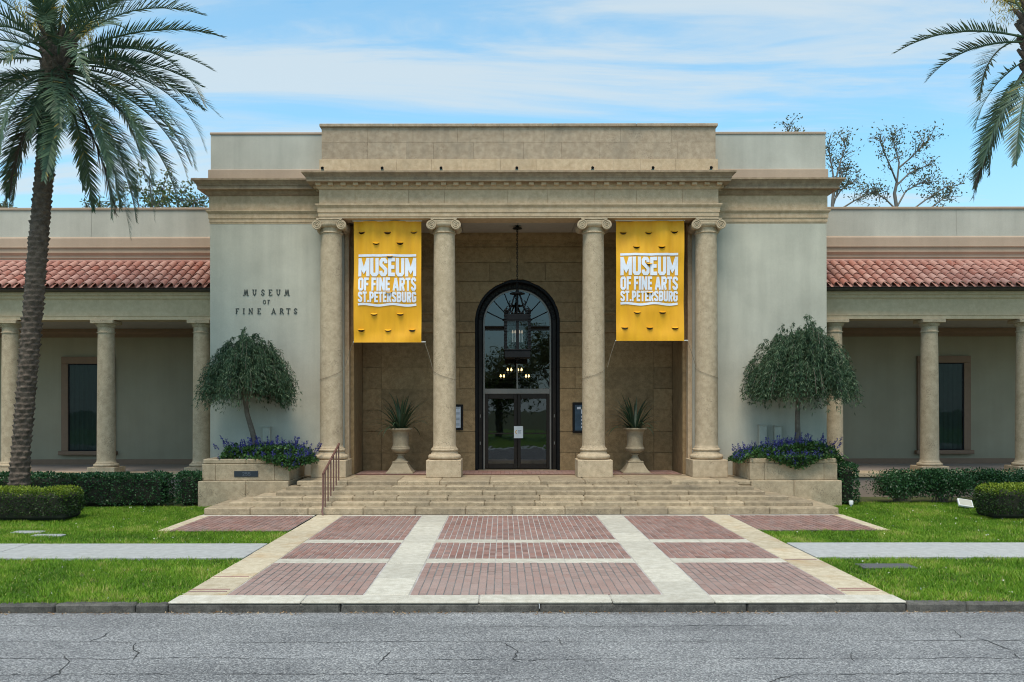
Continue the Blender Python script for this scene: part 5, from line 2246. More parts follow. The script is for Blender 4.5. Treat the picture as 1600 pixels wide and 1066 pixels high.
for k, (dx, dz) in enumerate(((-.13, 0), (-.06, .02), (0.06, .0), (.13, .02))):
    mb = MB()
    mb.lathe([(.02, 0), (.02, .22), (.028, .24)], LX + dx, LY, zb_ + .45, 8)
    cd = mb.build('candle_tube', M['white'], ln)
    mb = MB()
    mb.lathe([(.012, 0), (.026, .03), (.016, .07), (.002, .10)], LX + dx, LY, zb_ + .692, 8)
    mb.build('bulb', M['bulb_dim'], cd)

# chandelier inside the hall
CXh, CYh = -0.02, 28.3
ch = empty('chandelier', (CXh, CYh, 3.4), label='dark chandelier with small lit bulbs seen through the glass behind the lantern', cat='chandelier')
mb = MB()
mb.tube([(CXh, CYh, 6.6), (CXh, CYh, 3.3)], .02, 6)
mb.lathe([(.02, 0), (.10, .05), (.14, .12), (.06, .25), (.03, .5)], CXh, CYh, 3.25, 12)
mb.build('stem', M['iron'], ch)
for (py, pxs, rr) in ((578.5, (793.5, 799, 809.5, 815), .42), (588.5, (782.5, 787.5, 822, 826.3), .8)):
    z = WZ(py, CYh)
    mb = MB()
    mb.tube([(CXh + rr * math.cos(2 * PI * k / 24), CYh + rr * .5 * math.sin(2 * PI * k / 24), z - .12) for k in range(25)], .02, 6, False)
    mb.tube([(CXh - rr, CYh, z - .12), (CXh, CYh, z + .1), (CXh + rr, CYh, z - .12)], .015, 6)
    mb.build('ring', M['iron'], ch)
    for p in pxs:
        xx = WX(p, CYh)
        mb = MB()
        mb.lathe([(.02, -.12), (.02, -.03)], xx, CYh, z, 6)
        a = mb.build('candle_tube', M['white'], ch, (xx, CYh, z))
        mb = MB()
        mb.lathe([(.008, -.03), (.035, 0), (.02, .04), (.003, .075)], xx, CYh, z, 8)
        mb.build('bulb', M['bulb'], a, (xx, CYh, z))

# ================================================================== notices and posters
D = DI - 0.09
xa, xb, za, zb = WX(803, D), WX(817.2, D), WZ(684.8, D), WZ(666, D)
nt_ = empty('paper_notice', ((xa + xb) / 2, D, za), label='white paper notice with an orange and grey logo on the glass doors', cat='notice')
mb = MB()
mb.box(xa, xb, D, D + .004, za, zb)
mb.build('sheet', M['paper'], nt_)
mb = MB()
ribbon(mb, [(xa + .085 + .035 * math.cos(t), zb - .175 + .05 * math.sin(t)) for t in [PI / 2 + k * PI / 8 for k in range(9)]], .022, D - .003, .002)
mb.build('orange_logo', M['orange'], nt_)
mb = MB()
for k, w in enumerate((.10, .08, .10)):
    mb.box(xa + .115, xa + .115 + w, D - .003, D - .001, zb - .145 - k * .034, zb - .125 - k * .034)
mb.build('print_lines', M['grey_print'], nt_)


def poster(px0, px1, py0, py1, label, blue):
    D = DB - 0.045
    x0, x1, z0, z1 = WX(px0, D), WX(px1, D), WZ(py1, D), WZ(py0, D)
    p = empty('framed_poster', ((x0 + x1) / 2, D, z0), label=label, cat='poster', group='framed posters beside the doorway')
    w = .065
    mb = MB()
    for b_ in ((x0, x1, z0, z0 + w), (x0, x1, z1 - w, z1), (x0, x0 + w, z0 + w, z1 - w), (x1 - w, x1, z0 + w, z1 - w)):
        mb.box(b_[0], b_[1], D, D + .045, b_[2], b_[3], .008)
    mb.build('frame', M['iron'], p)
    mb = MB()
    mb.box(x0 + w, x1 - w, D + .02, D + .04, z0 + w, z1 - w)
    mb.build('sheet', M['poster_blue'] if blue else M['poster_light'], p)
    mb = MB()
    if blue:
        mb.box(x0 + .13, x1 - .13, D + .014, D + .018, z1 - .2, z1 - .13)
        for k in range(4):
            mb.box(x0 + .25, x1 - .25 + (k % 2) * .05, D + .014, D + .018, z0 + .14 + k * .1, z0 + .19 + k * .1)
        mb.box(x0 + .25, x1 - .15, D + .014, D + .018, z0 + .55, z0 + .75)
    else:
        for k in range(4):
            mb.box(x0 + .12, x1 - .10, D + .014, D + .018, z0 + .13 + k * .16, z0 + .20 + k * .16)
    mb.build('print_blocks', M['poster_light'] if blue else M['grey_print'], p)


poster(688, 723.3, 632, 672, 'black framed pale poster on the porch wall left of the doors', False)
poster(894.5, 930, 629, 676.5, 'black framed dark blue poster on the porch wall right of the doors', True)

# ================================================================== small spotlights on the cornice
cells = ((504, 'corner'), (597.5, ''), (689.5, ''), (808, ''), (926.5, ''), (1021, ''), (1112, ''))
words_ = ['first', 'second', 'third', 'fourth', 'fifth', 'sixth', 'seventh']
for k, (p, _) in enumerate(cells):
    D = 23.22
    xx = WX(p, D)
    sp = empty('spotlight', (xx, D, 8.60), label='small dark spotlight on the portico cornice, %s of seven from the left' % words_[k], cat='spotlight', group='small spotlights along the cornice')
    mb = MB()
    mb.lathe([(.03, 0), (.038, .02), (.038, .05), (.015, .06)], xx, D + .05, 8.588, 10)
    mb.tube([(xx, D + .05, 8.63), (xx, D + .04, 8.68)], .014, 6)
    mb.build('bracket', M['green_metal'], sp)
    mb = MB()
    mb.tube([(xx, D + .07, 8.695), (xx, D + .0, 8.66)], [.028, .04], 10)
    mb.build('lamp_head', M['iron'], sp)

# ================================================================== hedges and shrubs
def hedge_box(name, x0, x1, y0, y1, z1, leaf, mat, label, cat, group, density, seed, rnd_top=0.0, round_=.12, gaps=False, lumps=.06, holes=None):
    r = np.random.default_rng(seed)
    pos = ((x0 + x1) / 2, (y0 + y1) / 2, -.03)
    t = empty(name, pos, label=label, cat=cat, group=group)
    ax, ay = (x1 - x0), (y1 - y0)
    area = ax * z1 * 2 + ax * ay + ay * z1 * 2
    n = int(area * density)
    c = np.array([(x0 + x1) / 2, (y0 + y1) / 2, z1 / 2])
    h = np.array([ax / 2, ay / 2, z1 / 2])
    P = r.uniform(-1, 1, (n, 3)) * h
    # push to the surface
    w = np.array([ay * z1, ax * z1, ax * ay * .7])
    face = r.choice(3, n, p=w / w.sum())
    sg = r.choice([-1, 1], n)
    sg[face == 2] = 1
    nrm = np.zeros((n, 3))
    nrm[np.arange(n), face] = sg
    P[np.arange(n), face] = h[face] * sg
    # rounded corners
    q = np.clip(P, -(h - round_), h - round_)
    d = P - q
    dl = np.linalg.norm(d, axis=1, keepdims=True)
    P = q + np.where(dl > 1e-6, d / np.maximum(dl, 1e-6) * np.minimum(dl, round_), 0)
    nr2 = np.where(dl > 1e-6, d / np.maximum(dl, 1e-6), nrm)
    W_ = P + c
    lum = np.array([mnoise.noise(Vector((p[0] * 2.3 + seed, p[1] * 2.3, p[2] * 2.3))) + .5 * mnoise.noise(Vector((p[0] * 6 + seed, p[1] * 6, p[2] * 6))) for p in W_])
    depth = r.uniform(0, 1, n) ** 2 * .12
    W_ = W_ + nr2 * (lum[:, None] * lumps - depth[:, None])
    W_[:, 2] = np.maximum(W_[:, 2], 0.02)
    rb = r.uniform(0, .6, n)
    if rnd_top > 0:
        # fresh growth sits on the clipped top
        tz = np.clip((W_[:, 2] - z1 * .62) / (z1 * .36), 0, 1)
        rb = np.clip(rb * (.75) + tz * rnd_top * r.uniform(.5, 1.1, n), 0, 1)
    else:
        rb = r.uniform(0, 1, n)
    V, Fq, _ = leaf_quads(W_, leaf, .55, dirs=nr2 * .8 + np.array([0, 0, .35]), jit=.75, r=r)
    put('foliage', npmesh('foliage', V - np.array(pos), Fq, np.repeat(rb, 4), mat), t, pos, kind='stuff')
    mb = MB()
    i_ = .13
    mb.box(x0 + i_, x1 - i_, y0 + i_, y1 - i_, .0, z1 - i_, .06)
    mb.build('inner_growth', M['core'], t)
    mb = MB()
    for k in range(int(ax / .22)):
        xx = x0 + .1 + (ax - .2) * (k + .5) / max(1, int(ax / .22))
        mb.tube([(xx, y0 + .28, -.06), (xx + r.normal() * .05, y0 + .27, .2), (xx + r.normal() * .1, y0 + .3, z1 * .5)], .012, 5)
    mb.build('stems', M['bark'], t, kind='stuff')
    return t


D1 = 22.3
hedge_box('clipped_hedge', -16.2, WX(262, 22.7), 22.42, 23.25, .77, .062, M['hedge'], 'long dark green clipped hedge behind the palm trunk', 'hedge', 'dark clipped hedges along the building', 900, 31)
hedge_box('clipped_hedge', WX(268, D1), WX(309, D1), 22.45, 23.2, .80, .06, M['hedge'], 'short dark hedge block between the long hedge and the plaque planter', 'hedge', 'dark clipped hedges along the building', 1000, 32)
D2 = 19.5
hedge_box('low_hedge', -14.5, WX(128, 20.2), 19.5, 20.6, .68, .048, M['light_hedge'], 'low hedge with yellow-green top in front of the left palm', 'hedge', 'low yellow-green hedges on the lawn', 1100, 33, .95, .34)
hedge_box('low_hedge', WX(1526, 20.2), 14.6, 19.55, 20.65, .70, .048, M['light_hedge'], 'low hedge with yellow-green top on the lawn right of the portico', 'hedge', 'low yellow-green hedges on the lawn', 1100, 34, .95, .34)
hedge_box('clipped_hedge', WX(1309, 22.6), WX(1343, 22.6), 22.55, 23.3, 1.0, .055, M['hedge'], 'narrow upright dark hedge block beside the right planter', 'hedge', 'dark clipped hedges along the building', 1100, 35)


def open_shrub(x0, x1, y, z1, seed, label):
    r = np.random.default_rng(seed)
    pos = ((x0 + x1) / 2, y, -.03)
    t = empty('open_shrub', pos, label=label, cat='shrub', group='loose dark shrubs along the right wing')
    mb = MB()
    parts = []
    cx_ = (x0 + x1) / 2
    for k in range(16):
        tx = r.uniform(x0 + .05, x1 - .05)
        ty = y + r.uniform(-.3, .35)
        tz = r.uniform(.35, z1)
        bx_ = cx_ + r.normal() * .12
        m_ = ((bx_ + tx) / 2 + r.normal() * .05, (y + ty) / 2, tz * .45)
        mb.tube([(bx_, y, -.06), m_, (tx, ty, tz)], [.018, .012, .005], 5)
        n = 520
        cpt = np.array([tx, ty, tz - .08])
        P = cpt + r.normal(size=(n, 3)) * np.array([.17, .16, .14])
        P = P[(P[:, 2] < z1 + .03) & (P[:, 2] > .10)]
        parts.append(leaf_quads(P, .06, .5, dirs=np.tile([0, -.3, .5], (len(P), 1)), jit=.9, r=r))
    for k in range(7):
        bx_ = cx_ + r.normal() * .2
        mb.tube([(bx_, y - .05, -.06), (bx_ + r.normal() * .15, y - .1, .3), (bx_ + r.normal() * .3, y - .1, .55)], [.016, .012, .007], 5)
    mb.build('stems', M['bark'], t, kind='stuff')
    V, Fq, rn = merge(parts)
    put('foliage', npmesh('foliage', V - np.array(pos), Fq, rn, M['hedge']), t, pos, kind='stuff')


D3 = 23.2
for k, (a, b_, lb) in enumerate(((1374, 1442, 'loose dark shrub nearest the right planter, standing apart by the pink base wall'), (1440, 1508, 'loose dark shrub with bare stems in front of the middle right wing column'), (1498, 1584, 'loose dark shrub partly behind the low yellow-green hedge on the right'), (1588, 1665, 'loose dark shrub beneath the far right wing column'))):
    open_shrub(WX(a, D3), WX(b_, D3), D3 + .1, .80 - .03 * (k == 0), 60 + k, lb)

# ================================================================== palms
def frond_mesh(name, seed, e0, droop, L, mat, nl=74, width=.36, dead=False, tip_yellow=False):
    """one feather frond along +X from the origin; e0 start elevation, droop total bend"""
    r = np.random.default_rng(seed)
    n = 22
    pts = []
    ang = []
    p = np.zeros(3)
    bend = r.uniform(-.25, .25)
    for i in range(n + 1):
        t = i / n
        th = e0 - droop * t ** 1.25
        th = max(th, R(-88))
        pts.append(p.copy())
        ang.append(th)
        p = p + np.array([math.cos(th), bend * t * math.cos(th), math.sin(th)]) * L / n
    pts = np.array(pts)
    V, Fq, rn = [], [], []
    # rachis as a flattened strip tube (3-sided)
    for i in range(n + 1):
        t = i / n
        w = .030 * (1 - t) + .005
        V += [pts[i] + np.array([0, w, 0]), pts[i] + np.array([0, -w, 0]), pts[i] + np.array([0, 0, -w * 1.2])]
        rn += [.62] * 3
    for i in range(n):
        for k in range(3):
            k2 = (k + 1) % 3
            Fq.append((3 * i + k, 3 * i + k2, 3 * i + 3 + k2, 3 * i + 3 + k))
    for j in range(nl):
        t = .13 + .87 * (j + .5) / nl
        f = t * n
        i = min(int(f), n - 1)
        base = pts[i] + (pts[i + 1] - pts[i]) * (f - i)
        th = ang[i]
        fw = np.array([math.cos(th), 0, math.sin(th)])
        up = np.array([-math.sin(th), 0, math.cos(th)])
        ll = width * (math.sin(PI * min(1, t * .95 + .12)) ** .6 * .8 + .28) * (1.0 if t > .2 else .6)
        for s in (-1, 1):
            sp = r.uniform(.40, .62) + .35 * t
            vee = r.uniform(.15, .55)
            d = np.array([0, s, 0]) * (1 - .45 * t) + fw * sp * 1.25 + up * vee
            if dead:
                d = fw * 1.2 + np.array([0, s * .3, 0]) + r.normal(size=3) * .2
            d /= np.linalg.norm(d)
            l_ = ll * r.uniform(.82, 1.12)
            wd = .0255 * (1 if not dead else .7)
            wv = np.cross(d, up)
            wv /= np.linalg.norm(wv) + 1e-9
            g1 = np.array([0, 0, -1.0]) * l_ * r.uniform(.02, .10)
            b0 = len(V)
            a1 = base + d * l_ * .45 + g1 * .25
            a2 = base + d * l_ + g1 * 1.3
            V += [base + wv * wd * .5, base - wv * wd * .5, a1 + wv * wd * .6, a1 - wv * wd * .6, a2 + wv * .002, a2 - wv * .002]
            c_ = r.uniform(0, .80)
            if tip_yellow and t > .86:
                c_ = r.uniform(.9, 1)
            elif r.uniform() < .02:
                c_ = .93
            rn += [c_] * 4 + [min(1, c_ + .10)] * 2
            Fq += [(b0, b0 + 1, b0 + 3, b0 + 2), (b0 + 2, b0 + 3, b0 + 5, b0 + 4)]
    return npmesh(name, np.array(V), np.array(Fq), np.array(rn), mat)


def trunk_mesh(path, radii, seed):
    """leaf-scarred palm trunk: path points (world), radius at each"""
    P = [Vector(p) for p in path]
    r = random.Random(seed)
    # arc length
    S_ = [0]
    for a, b_ in zip(P[:-1], P[1:]):
        S_.append(S_[-1] + (b_ - a).length)
    H = S_[-1]
    rowh = .125
    nrow = int(H / rowh)
    around = 7
    na, nv = around * 8, nrow * 6
    vs_, fs_ = [], []
    jit = {}
    for j in range(nv + 1):
        s = H * j / nv
        k = max(i for i in range(len(S_)) if S_[i] <= s + 1e-9)
        k = min(k, len(P) - 2)
        f = (s - S_[k]) / (S_[k + 1] - S_[k])
        c = P[k].lerp(P[k + 1], f)
        rad = radii[k] + (radii[k + 1] - radii[k]) * f
        row = s / rowh
        for i in range(na):
            a = 2 * PI * i / na
            best = 0
            for dr_ in (0, 1):
                ri = int(row) - dr_
                v = row - ri
                u = a / (2 * PI) * around + (.5 if ri % 2 else 0) + .13 * math.sin(ri * 1.7)
                ui = int(round(u))
                du = abs(u - ui) * 2
                key = (ui % around, ri)
                if key not in jit:
                    jit[key] = (r.uniform(.55, 1.25), r.uniform(-.18, .18))
                am, sh = jit[key]
                vv = v + sh
                if vv < 0 or vv > 1.75:
                    continue
                prof = (vv / 1.1) if vv < 1.1 else max(0, 1 - (vv - 1.1) / .22)
                lens = max(0, 1 - (du * .92) ** 2)
                best = max(best, am * prof ** 1.3 * lens)
            rr = rad + .056 * best - .012 + .006 * mnoise.noise(Vector((a * 9, s * 30, 0)))
            vs_.append((c.x + rr * math.cos(a), c.y + rr * math.sin(a), c.z))
    for j in range(nv):
        for i in range(na):
            i2 = (i + 1) % na
            fs_.append((j * na + i, j * na + i2, (j + 1) * na + i2, (j + 1) * na + i))
    return np.array(vs_), np.array(fs_)


def palm(base, path, radii, fronds, seed, label, stalks=True, boots=True):
    t = empty('date_palm', base, label=label, cat='palm tree', group='tall date palms')
    V, Fc = trunk_mesh(path, radii, seed)
    rr = random.Random(seed)
    put('trunk', npmesh('trunk', V - np.array(base), Fc, np.full(len(V), .5), M['palm_trunk'], True), t, base)
    top = Vector(path[-1])
    # old leaf bases crowding below the crown
    mb = MB()
    for k in range(60):
        a = k * 2.39996
        z = -1.35 + 1.5 * k / 60
        rb = radii[-1] * .9
        d = Vector((math.cos(a), math.sin(a), 0))
        p0 = top + d * rb * .8 + Vector((0, 0, z))
        p1 = p0 + d * (.10 + .14 * k / 60) + Vector((0, 0, .12 + .18 * k / 60))
        mb.tube([p0, p0.lerp(p1, .5) + Vector((0, 0, -.01)), p1], [.075, .06, .035], 5)
    mb.build('old_leaf_bases', M['palm_trunk'], t, kind='stuff')
    for k, fr in enumerate(fronds):
        az, e0, dr, L = fr[:4]
        L *= .93
        opt = fr[4] if len(fr) > 4 else ''
        dead = 'd' in opt
        me = frond_mesh('frond', seed * 100 + k, R(e0), R(dr), L, M['palm_dead'] if dead else M['palm_leaf'], int(L * 20), .46 + .02 * (k % 3), dead, 'y' in opt)
        a = R(az)
        z = -1.15 + 1.2 * max(0, min(1, (e0 + 55) / 110))
        o_ = top + Vector((math.cos(a) * .28, math.sin(a) * .28, z))
        o = put('frond', me, t, o_, (rr.uniform(-.25, .25), 0, a))
        if dead:
            o['label'] = 'dead brown frond hanging down'
    if stalks:
        for k in range(9):
            a = k * 2.4 + .5
            r2 = np.random.default_rng(seed + k)
            d = np.array([math.cos(a), math.sin(a), .9])
            tip = np.array(top) + d * r2.uniform(.45, .8) + np.array([0, 0, -.15])
            mb = MB()
            mb.tube([tuple(top), tuple((np.array(top) + tip) / 2 + np.array([0, 0, .12])), tuple(tip)], [.035, .03, .02], 5)
            st = mb.build('flower_stalk', M['rachis'], t)
            P = tip + r2.normal(size=(160, 3)) * np.array([.13, .13, .16])
            V, Fq, rn = leaf_quads(P, .13, .12, dirs=np.tile([0, 0, -.9], (160, 1)), jit=.6, r=r2)
            put('flower_spray', npmesh('flower_spray', V - np.array(base), Fq, rn, M['palm_fruit']), st, base, kind='stuff')
    return t


DP = 20.9
lp = [(WX(27, DP), DP, -.06), (WX(33, DP), DP, WZ(700, DP)), (WX(42, DP), DP, WZ(600, DP)), (WX(52, DP), DP, WZ(480, DP)), (WX(60, DP), DP, WZ(380, DP)), (WX(68, DP), DP, WZ(290, DP)), (WX(76, DP), DP, WZ(200, DP)), (WX(83, DP), DP, WZ(130, DP)), (WX(92, DP), DP, WZ(62, DP))]
lr = [.25, .19, .195, .205, .205, .19, .21, .29, .31]
rf = random.Random(5)
LF = [
    (2, 24, 46, 4.0), (-6, 14, 48, 3.75), (8, 4, 52, 3.9), (-12, 12, 82, 4.6, 'y'), (6, 0, 78, 4.3), (-25, -4, 70, 4.2),
    (14, -16, 66, 4.1, 'y'), (-18, -24, 62, 4.0), (-40, -30, 58, 3.6), (22, -38, 50, 3.9), (-55, -42, 45, 3.5), (38, -48, 40, 3.6), (-8, -52, 34, 3.9),
    (-75, -20, 62, 3.0), (-100, -28, 60, 3.3), (-118, -48, 40, 3.0), (-62, 10, 95, 3.1),
    (172, 10, 60, 3.6), (160, -4, 62, 3.5), (190, -15, 66, 3.4), (200, -30, 56, 3.3), (178, -44, 44, 3.3), (150, -40, 48, 3.2), (215, 5, 70, 3.4), (235, -20, 60, 3.2),
    (180, 30, 60, 3.4), (45, 15, 60, 3.6), (70, 0, 70, 3.4), (100, -20, 60, 3.4), (125, 10, 70, 3.3), (90, -45, 40, 3.2), (60, -40, 46, 3.3),
    (-30, 30, 60, 3.6), (-80, 35, 70, 3.4), (-130, 30, 66, 3.4), (20, 48, 60, 3.6), (80, 50, 60, 3.4), (140, 52, 62, 3.4), (200, 50, 60, 3.4), (260, 55, 62, 3.4), (320, 52, 60, 3.5),
    (10, 70, 60, 3.2), (130, 72, 60, 3.2), (250, 74, 55, 3.2), (-15, -62, 24, 3.3, 'd'), (185, -60, 26, 2.9, 'd'), (-95, -66, 22, 2.6),
    (-85, -35, 55, 2.3), (-100, -52, 34, 2.5), (-125, -30, 58, 2.7), (-50, -20, 70, 3.2), (-150, -50, 38, 2.9), (-160, -20, 64, 3.0), (170, -56, 30, 3.0), (-20, -45, 40, 3.3), (12, -58, 26, 4.0), (28, -26, 60, 4.1), (-8, -8, 74, 4.4), (-30, -14, 70, 4.0),
    (4, 8, 40, 3.3), (-20, 2, 58, 3.5), (30, -8, 64, 3.7), (-70, 28, 95, 2.5), (-110, 22, 100, 2.4), (-90, 8, 80, 2.2), (-45, 40, 90, 2.8), (-135, 14, 88, 2.6), (-90, 55, 100, 2.6),
]
palm((WX(27, DP), DP, -.06), lp, lr, LF, 11, 'tall date palm with leaning scarred trunk left of the museum')
DP2 = 20.4
rx0 = WX(1640, DP2)
rp = [(rx0 + .35, DP2, -.06), (rx0 + .25, DP2, 2.5), (rx0 + .15, DP2, 5.5), (rx0 + .05, DP2, 8.0), (WX(1628, DP2), DP2, WZ(120, DP2)), (WX(1622, DP2), DP2, WZ(30, DP2))]
RFs = [
    (180, 12, 46, 3.35), (172, 4, 60, 2.6),
    (182, -34, 46, 2.2), (200, -56, 30, 2.6), (176, -64, 22, 3.2, 'd'), (225, -52, 34, 2.9), (150, -56, 30, 3.0), (245, -45, 40, 2.8),
    (0, 25, 60, 3.7), (-12, 5, 70, 3.8), (10, -10, 66, 3.8), (-25, -25, 60, 3.5), (25, -30, 56, 3.6), (-5, -45, 44, 3.6), (40, -45, 42, 3.4), (60, 0, 68, 3.4), (90, 20, 70, 3.4), (90, -35, 50, 3.3),
    (120, -45, 42, 2.7), (-45, 12, 70, 3.0), (-80, -5, 66, 3.2), (-60, -40, 46, 3.2), (-100, -40, 46, 3.1), (20, 45, 60, 3.5), (70, 55, 60, 3.4), (130, 60, 60, 3.2), (-40, 50, 60, 3.4), (-100, 55, 60, 3.3), (180, 68, 50, 3.0), (0, 72, 55, 3.2),
]
palm((rx0 + .35, DP2, -.06), rp, [.30, .25, .25, .25, .30, .34], RFs, 12, 'date palm at the right edge with fronds hanging over the wing')

# ================================================================== trees behind the roofs
DB_ = 40.0


def clump_tree(name, base, blobs, seed, label, leaf, mat, n=260):
    r = np.random.default_rng(seed)
    t = empty(name, base, label=label, cat='tree', group='trees rising behind the museum roofs')
    mb = MB()
    parts = []
    b = Vector(base)
    for (x, z, rad, dens) in blobs:
        c = np.array([x, base[1] + r.uniform(-.6, .6), z])
        mb.tube([tuple(b + Vector((0, 0, 3))), ((b.x + x) / 2, base[1], (b.z + 3 + z) / 2 + .4), tuple(c)], [.12, .07, .02], 5)
        for k in range(9):
            e = c + r.normal(size=3) * rad * np.array([.8, .8, .7])
            mb.tube([tuple(c), tuple((c + e) / 2 + np.array([0, 0, .05])), tuple(e)], [.025, .018, .006], 4)
            m_ = int(n * dens / 9)
            P = e + r.normal(size=(m_, 3)) * rad * .26
            parts.append(leaf_quads(P, leaf, .5, r=r))
    mb.tube([tuple(b), tuple(b + Vector((.1, 0, 3.2)))], [.2, .12], 8)
    mb.build('trunk', M['twig'], t)
    V, Fq, rn = merge(parts)
    put('crown', npmesh('crown', V - np.array(base), Fq, rn, mat), t, base, kind='stuff')


X_ = lambda p: WX(p, DB_)
Z_ = lambda p: WZ(p, DB_)
clump_tree('broadleaf_tree', (X_(262), DB_, -.05), [(X_(216), Z_(296), .45, .8), (X_(236), Z_(310), .5, 1), (X_(258), Z_(300), .55, 1.1), (X_(280), Z_(310), .5, 1), (X_(303), Z_(314), .5, 1.1), (X_(240), Z_(283), .22, .2), (X_(250), Z_(325), .6, 1.2), (X_(290), Z_(328), .6, 1.2), (X_(318), Z_(325), .5, 1)], 71, 'leafy tree top rising over the left wing beside the cornice', .16, M['bg_leaf'])
clump_tree('broadleaf_tree', (X_(165), DB_, -.05), [(X_(150), Z_(318), .28, .3), (X_(170), Z_(312), .34, .5), (X_(182), Z_(320), .28, .4), (X_(138), Z_(322), .2, .2), (X_(160), Z_(335), .6, .9)], 72, 'sparse small tree top peeking over the left wing parapet', .14, M['bg_leaf'])


def limb_tree(base_px, D, limbs, seed, label, leaf=.12, per=12):
    """tree whose main limbs follow given curves; twigs and leaf sprigs grow from them"""
    r = np.random.default_rng(seed)
    base = (WX(base_px, D), D, -.05)
    t = empty('bare_tree', base, label=label, cat='tree', group='trees rising behind the museum roofs')
    mb = MB()
    parts = []
    first = True
    for li, pts in enumerate(limbs):
        n = len(pts)
        dy = 0 if first else r.uniform(-1.2, 1.2)
        P = [Vector((WX(p[0], D), D + dy * (i / max(1, n - 1)), WZ(p[1], D) if not (first and i == 0) else -.05)) for i, p in enumerate(pts)]
        r0 = .10 if first else .042
        r1 = .06 if first else .013
        mb.tube(P, [r0 + (r1 - r0) * i / (n - 1) for i in range(n)], 7)
        if first:
            first = False
            continue
        # twigs
        for k in range(15):
            f = r.uniform(.25, 1) * (n - 1)
            i = min(int(f), n - 2)
            a = P[i].lerp(P[i + 1], f - i)
            d = (P[i + 1] - P[i]).normalized() + Vector(r.normal(size=3) * np.array([.8, .8, .7])) + Vector((0, 0, .35))
            d.normalize()
            L = r.uniform(.25, .65)
            m_ = a + d * L * .5 + Vector((0, 0, r.normal() * .06))
            e = a + d * L + Vector((0, 0, r.normal() * .10))
            mb.tube([a, m_, e], [.020, .015, .008], 5)
            if r.uniform() < .8:
                q = np.array(e) + r.normal(size=(per, 3)) * np.array([.16, .16, .11])
                parts.append(leaf_quads(q, leaf, .5, r=r))
            q = np.array(m_) + r.normal(size=(5, 3)) * .10
            parts.append(leaf_quads(q, leaf, .5, r=r))
    mb.build('trunk', M['twig'], t, smooth=60)
    V, Fq, rn = merge(parts)
    put('crown', npmesh('crown', V - np.array(base), Fq, rn, M['bg_leaf_dark']), t, base, kind='stuff')


limb_tree(1404, 38.0, [
    [(1404, 634), (1404, 420), (1402, 330), (1398, 303), (1402, 285)],
    [(1402, 287), (1386, 265), (1370, 245), (1358, 230)],
    [(1402, 285), (1405, 255), (1397, 228), (1393, 212)],
    [(1404, 264), (1424, 247), (1440, 230), (1451, 219)],
    [(1402, 290), (1424, 270), (1448, 259), (1468, 250)],
    [(1403, 322), (1420, 297), (1448, 282), (1468, 279)],
    [(1404, 345), (1450, 312), (1485, 290), (1518, 281)],
    [(1404, 352), (1462, 322), (1490, 303), (1505, 292)],
    [(1402, 330), (1385, 312), (1368, 300), (1356, 301)],
], 29, 'thinly leaved spreading tree rising over the right wing')
limb_tree(1302, 39.0, [
    [(1302, 634), (1304, 420), (1301, 320), (1304, 285)],
    [(1304, 290), (1315, 252), (1324, 230), (1321, 214)],
    [(1304, 285), (1299, 245), (1296, 222)],
    [(1304, 292), (1326, 262), (1342, 254)],
    [(1301, 318), (1320, 294), (1340, 280), (1350, 275)],
    [(1302, 335), (1336, 314), (1360, 303), (1374, 300)],
    [(1301, 325), (1312, 300), (1318, 275)],
], 52, 'thin leggy tree close behind the right end of the cornice')
limb_tree(1238, 40.0, [
    [(1238, 634), (1240, 420), (1238, 300), (1238, 240)],
    [(1238, 265), (1226, 228), (1217, 206)],
    [(1238, 262), (1250, 226), (1257, 205)],
    [(1238, 270), (1240, 240), (1239, 216)],
], 53, 'tree whose top twigs just clear the right parapet', per=7)
clump_tree('broadleaf_tree', (X_(8), DB_, -.05), [(X_(6), Z_(330), .5, 1), (X_(0), Z_(322), .25, .5)], 73, 'distant tree top at the far left edge above the parapet', .15, M['bg_leaf_dark'])

# ================================================================== trees across the street (reflected in the door glass)
def street_tree(x, y, h, seed, label):
    r = np.random.default_rng(seed)
    t = empty('street_tree', (x, y, -.1), label=label, cat='tree', group='trees across the street')
    mb = MB()
    mb.tube([(x, y, -.1), (x + .1, y, h * .3), (x, y, h * .6)], [.3, .22, .12], 8)
    for k in range(8):
        a = k * .8
        mb.tube([(x, y, h * .4), (x + h * .25 * math.cos(a), y + h * .25 * math.sin(a), h * .7)], [.1, .04], 5)
    mb.build('trunk', M['bark'], t)
    P = []
    for k in range(40):
        c = np.array([x, y, h * .68]) + r.normal(size=3) * np.array([h * .2, h * .2, h * .14])
        P.append(c + r.normal(size=(110, 3)) * .5)
    V, Fq, rn = leaf_quads(np.concatenate(P), .3, .55, r=r)
    put('crown', npmesh('crown', V - np.array([x, y, -.1]), Fq, rn, M['bg_leaf']), t, (x, y, -.1), kind='stuff')


for k, (x, y, h) in enumerate(((-5.5, -13, 7.5), (3.8, -15, 8.5), (-13, -16, 9), (12, -14, 8), (-0.8, -19, 6.5), (20, -17, 9), (-22, -15, 8.5))):
    street_tree(x, y, h, 80 + k, ['bushy street tree across the road facing the portico left of the doors', 'taller bushy street tree across the road facing the right banner', 'bushy street tree across the road facing the left stucco wall', 'bushy street tree across the road facing the right planter', 'low bushy tree standing farthest back across the road facing the doors', 'bushy street tree across the road facing the right wing window', 'bushy street tree across the road facing the left wing'][k])
far_lawn = sheet('far_lawn', -60, 60, -40, -2.2, -.04, M['grass'], kind='structure')

# ================================================================== grass
def grass_patch(polys, dens, seed):
    r = np.random.default_rng(seed)
    out = []
    for (x0, x1, y0, y1) in polys:
        n = int((x1 - x0) * (y1 - y0) * dens)
        out.append(np.stack([r.uniform(x0, x1, n), r.uniform(y0, y1, n)], 1))
    return np.concatenate(out)


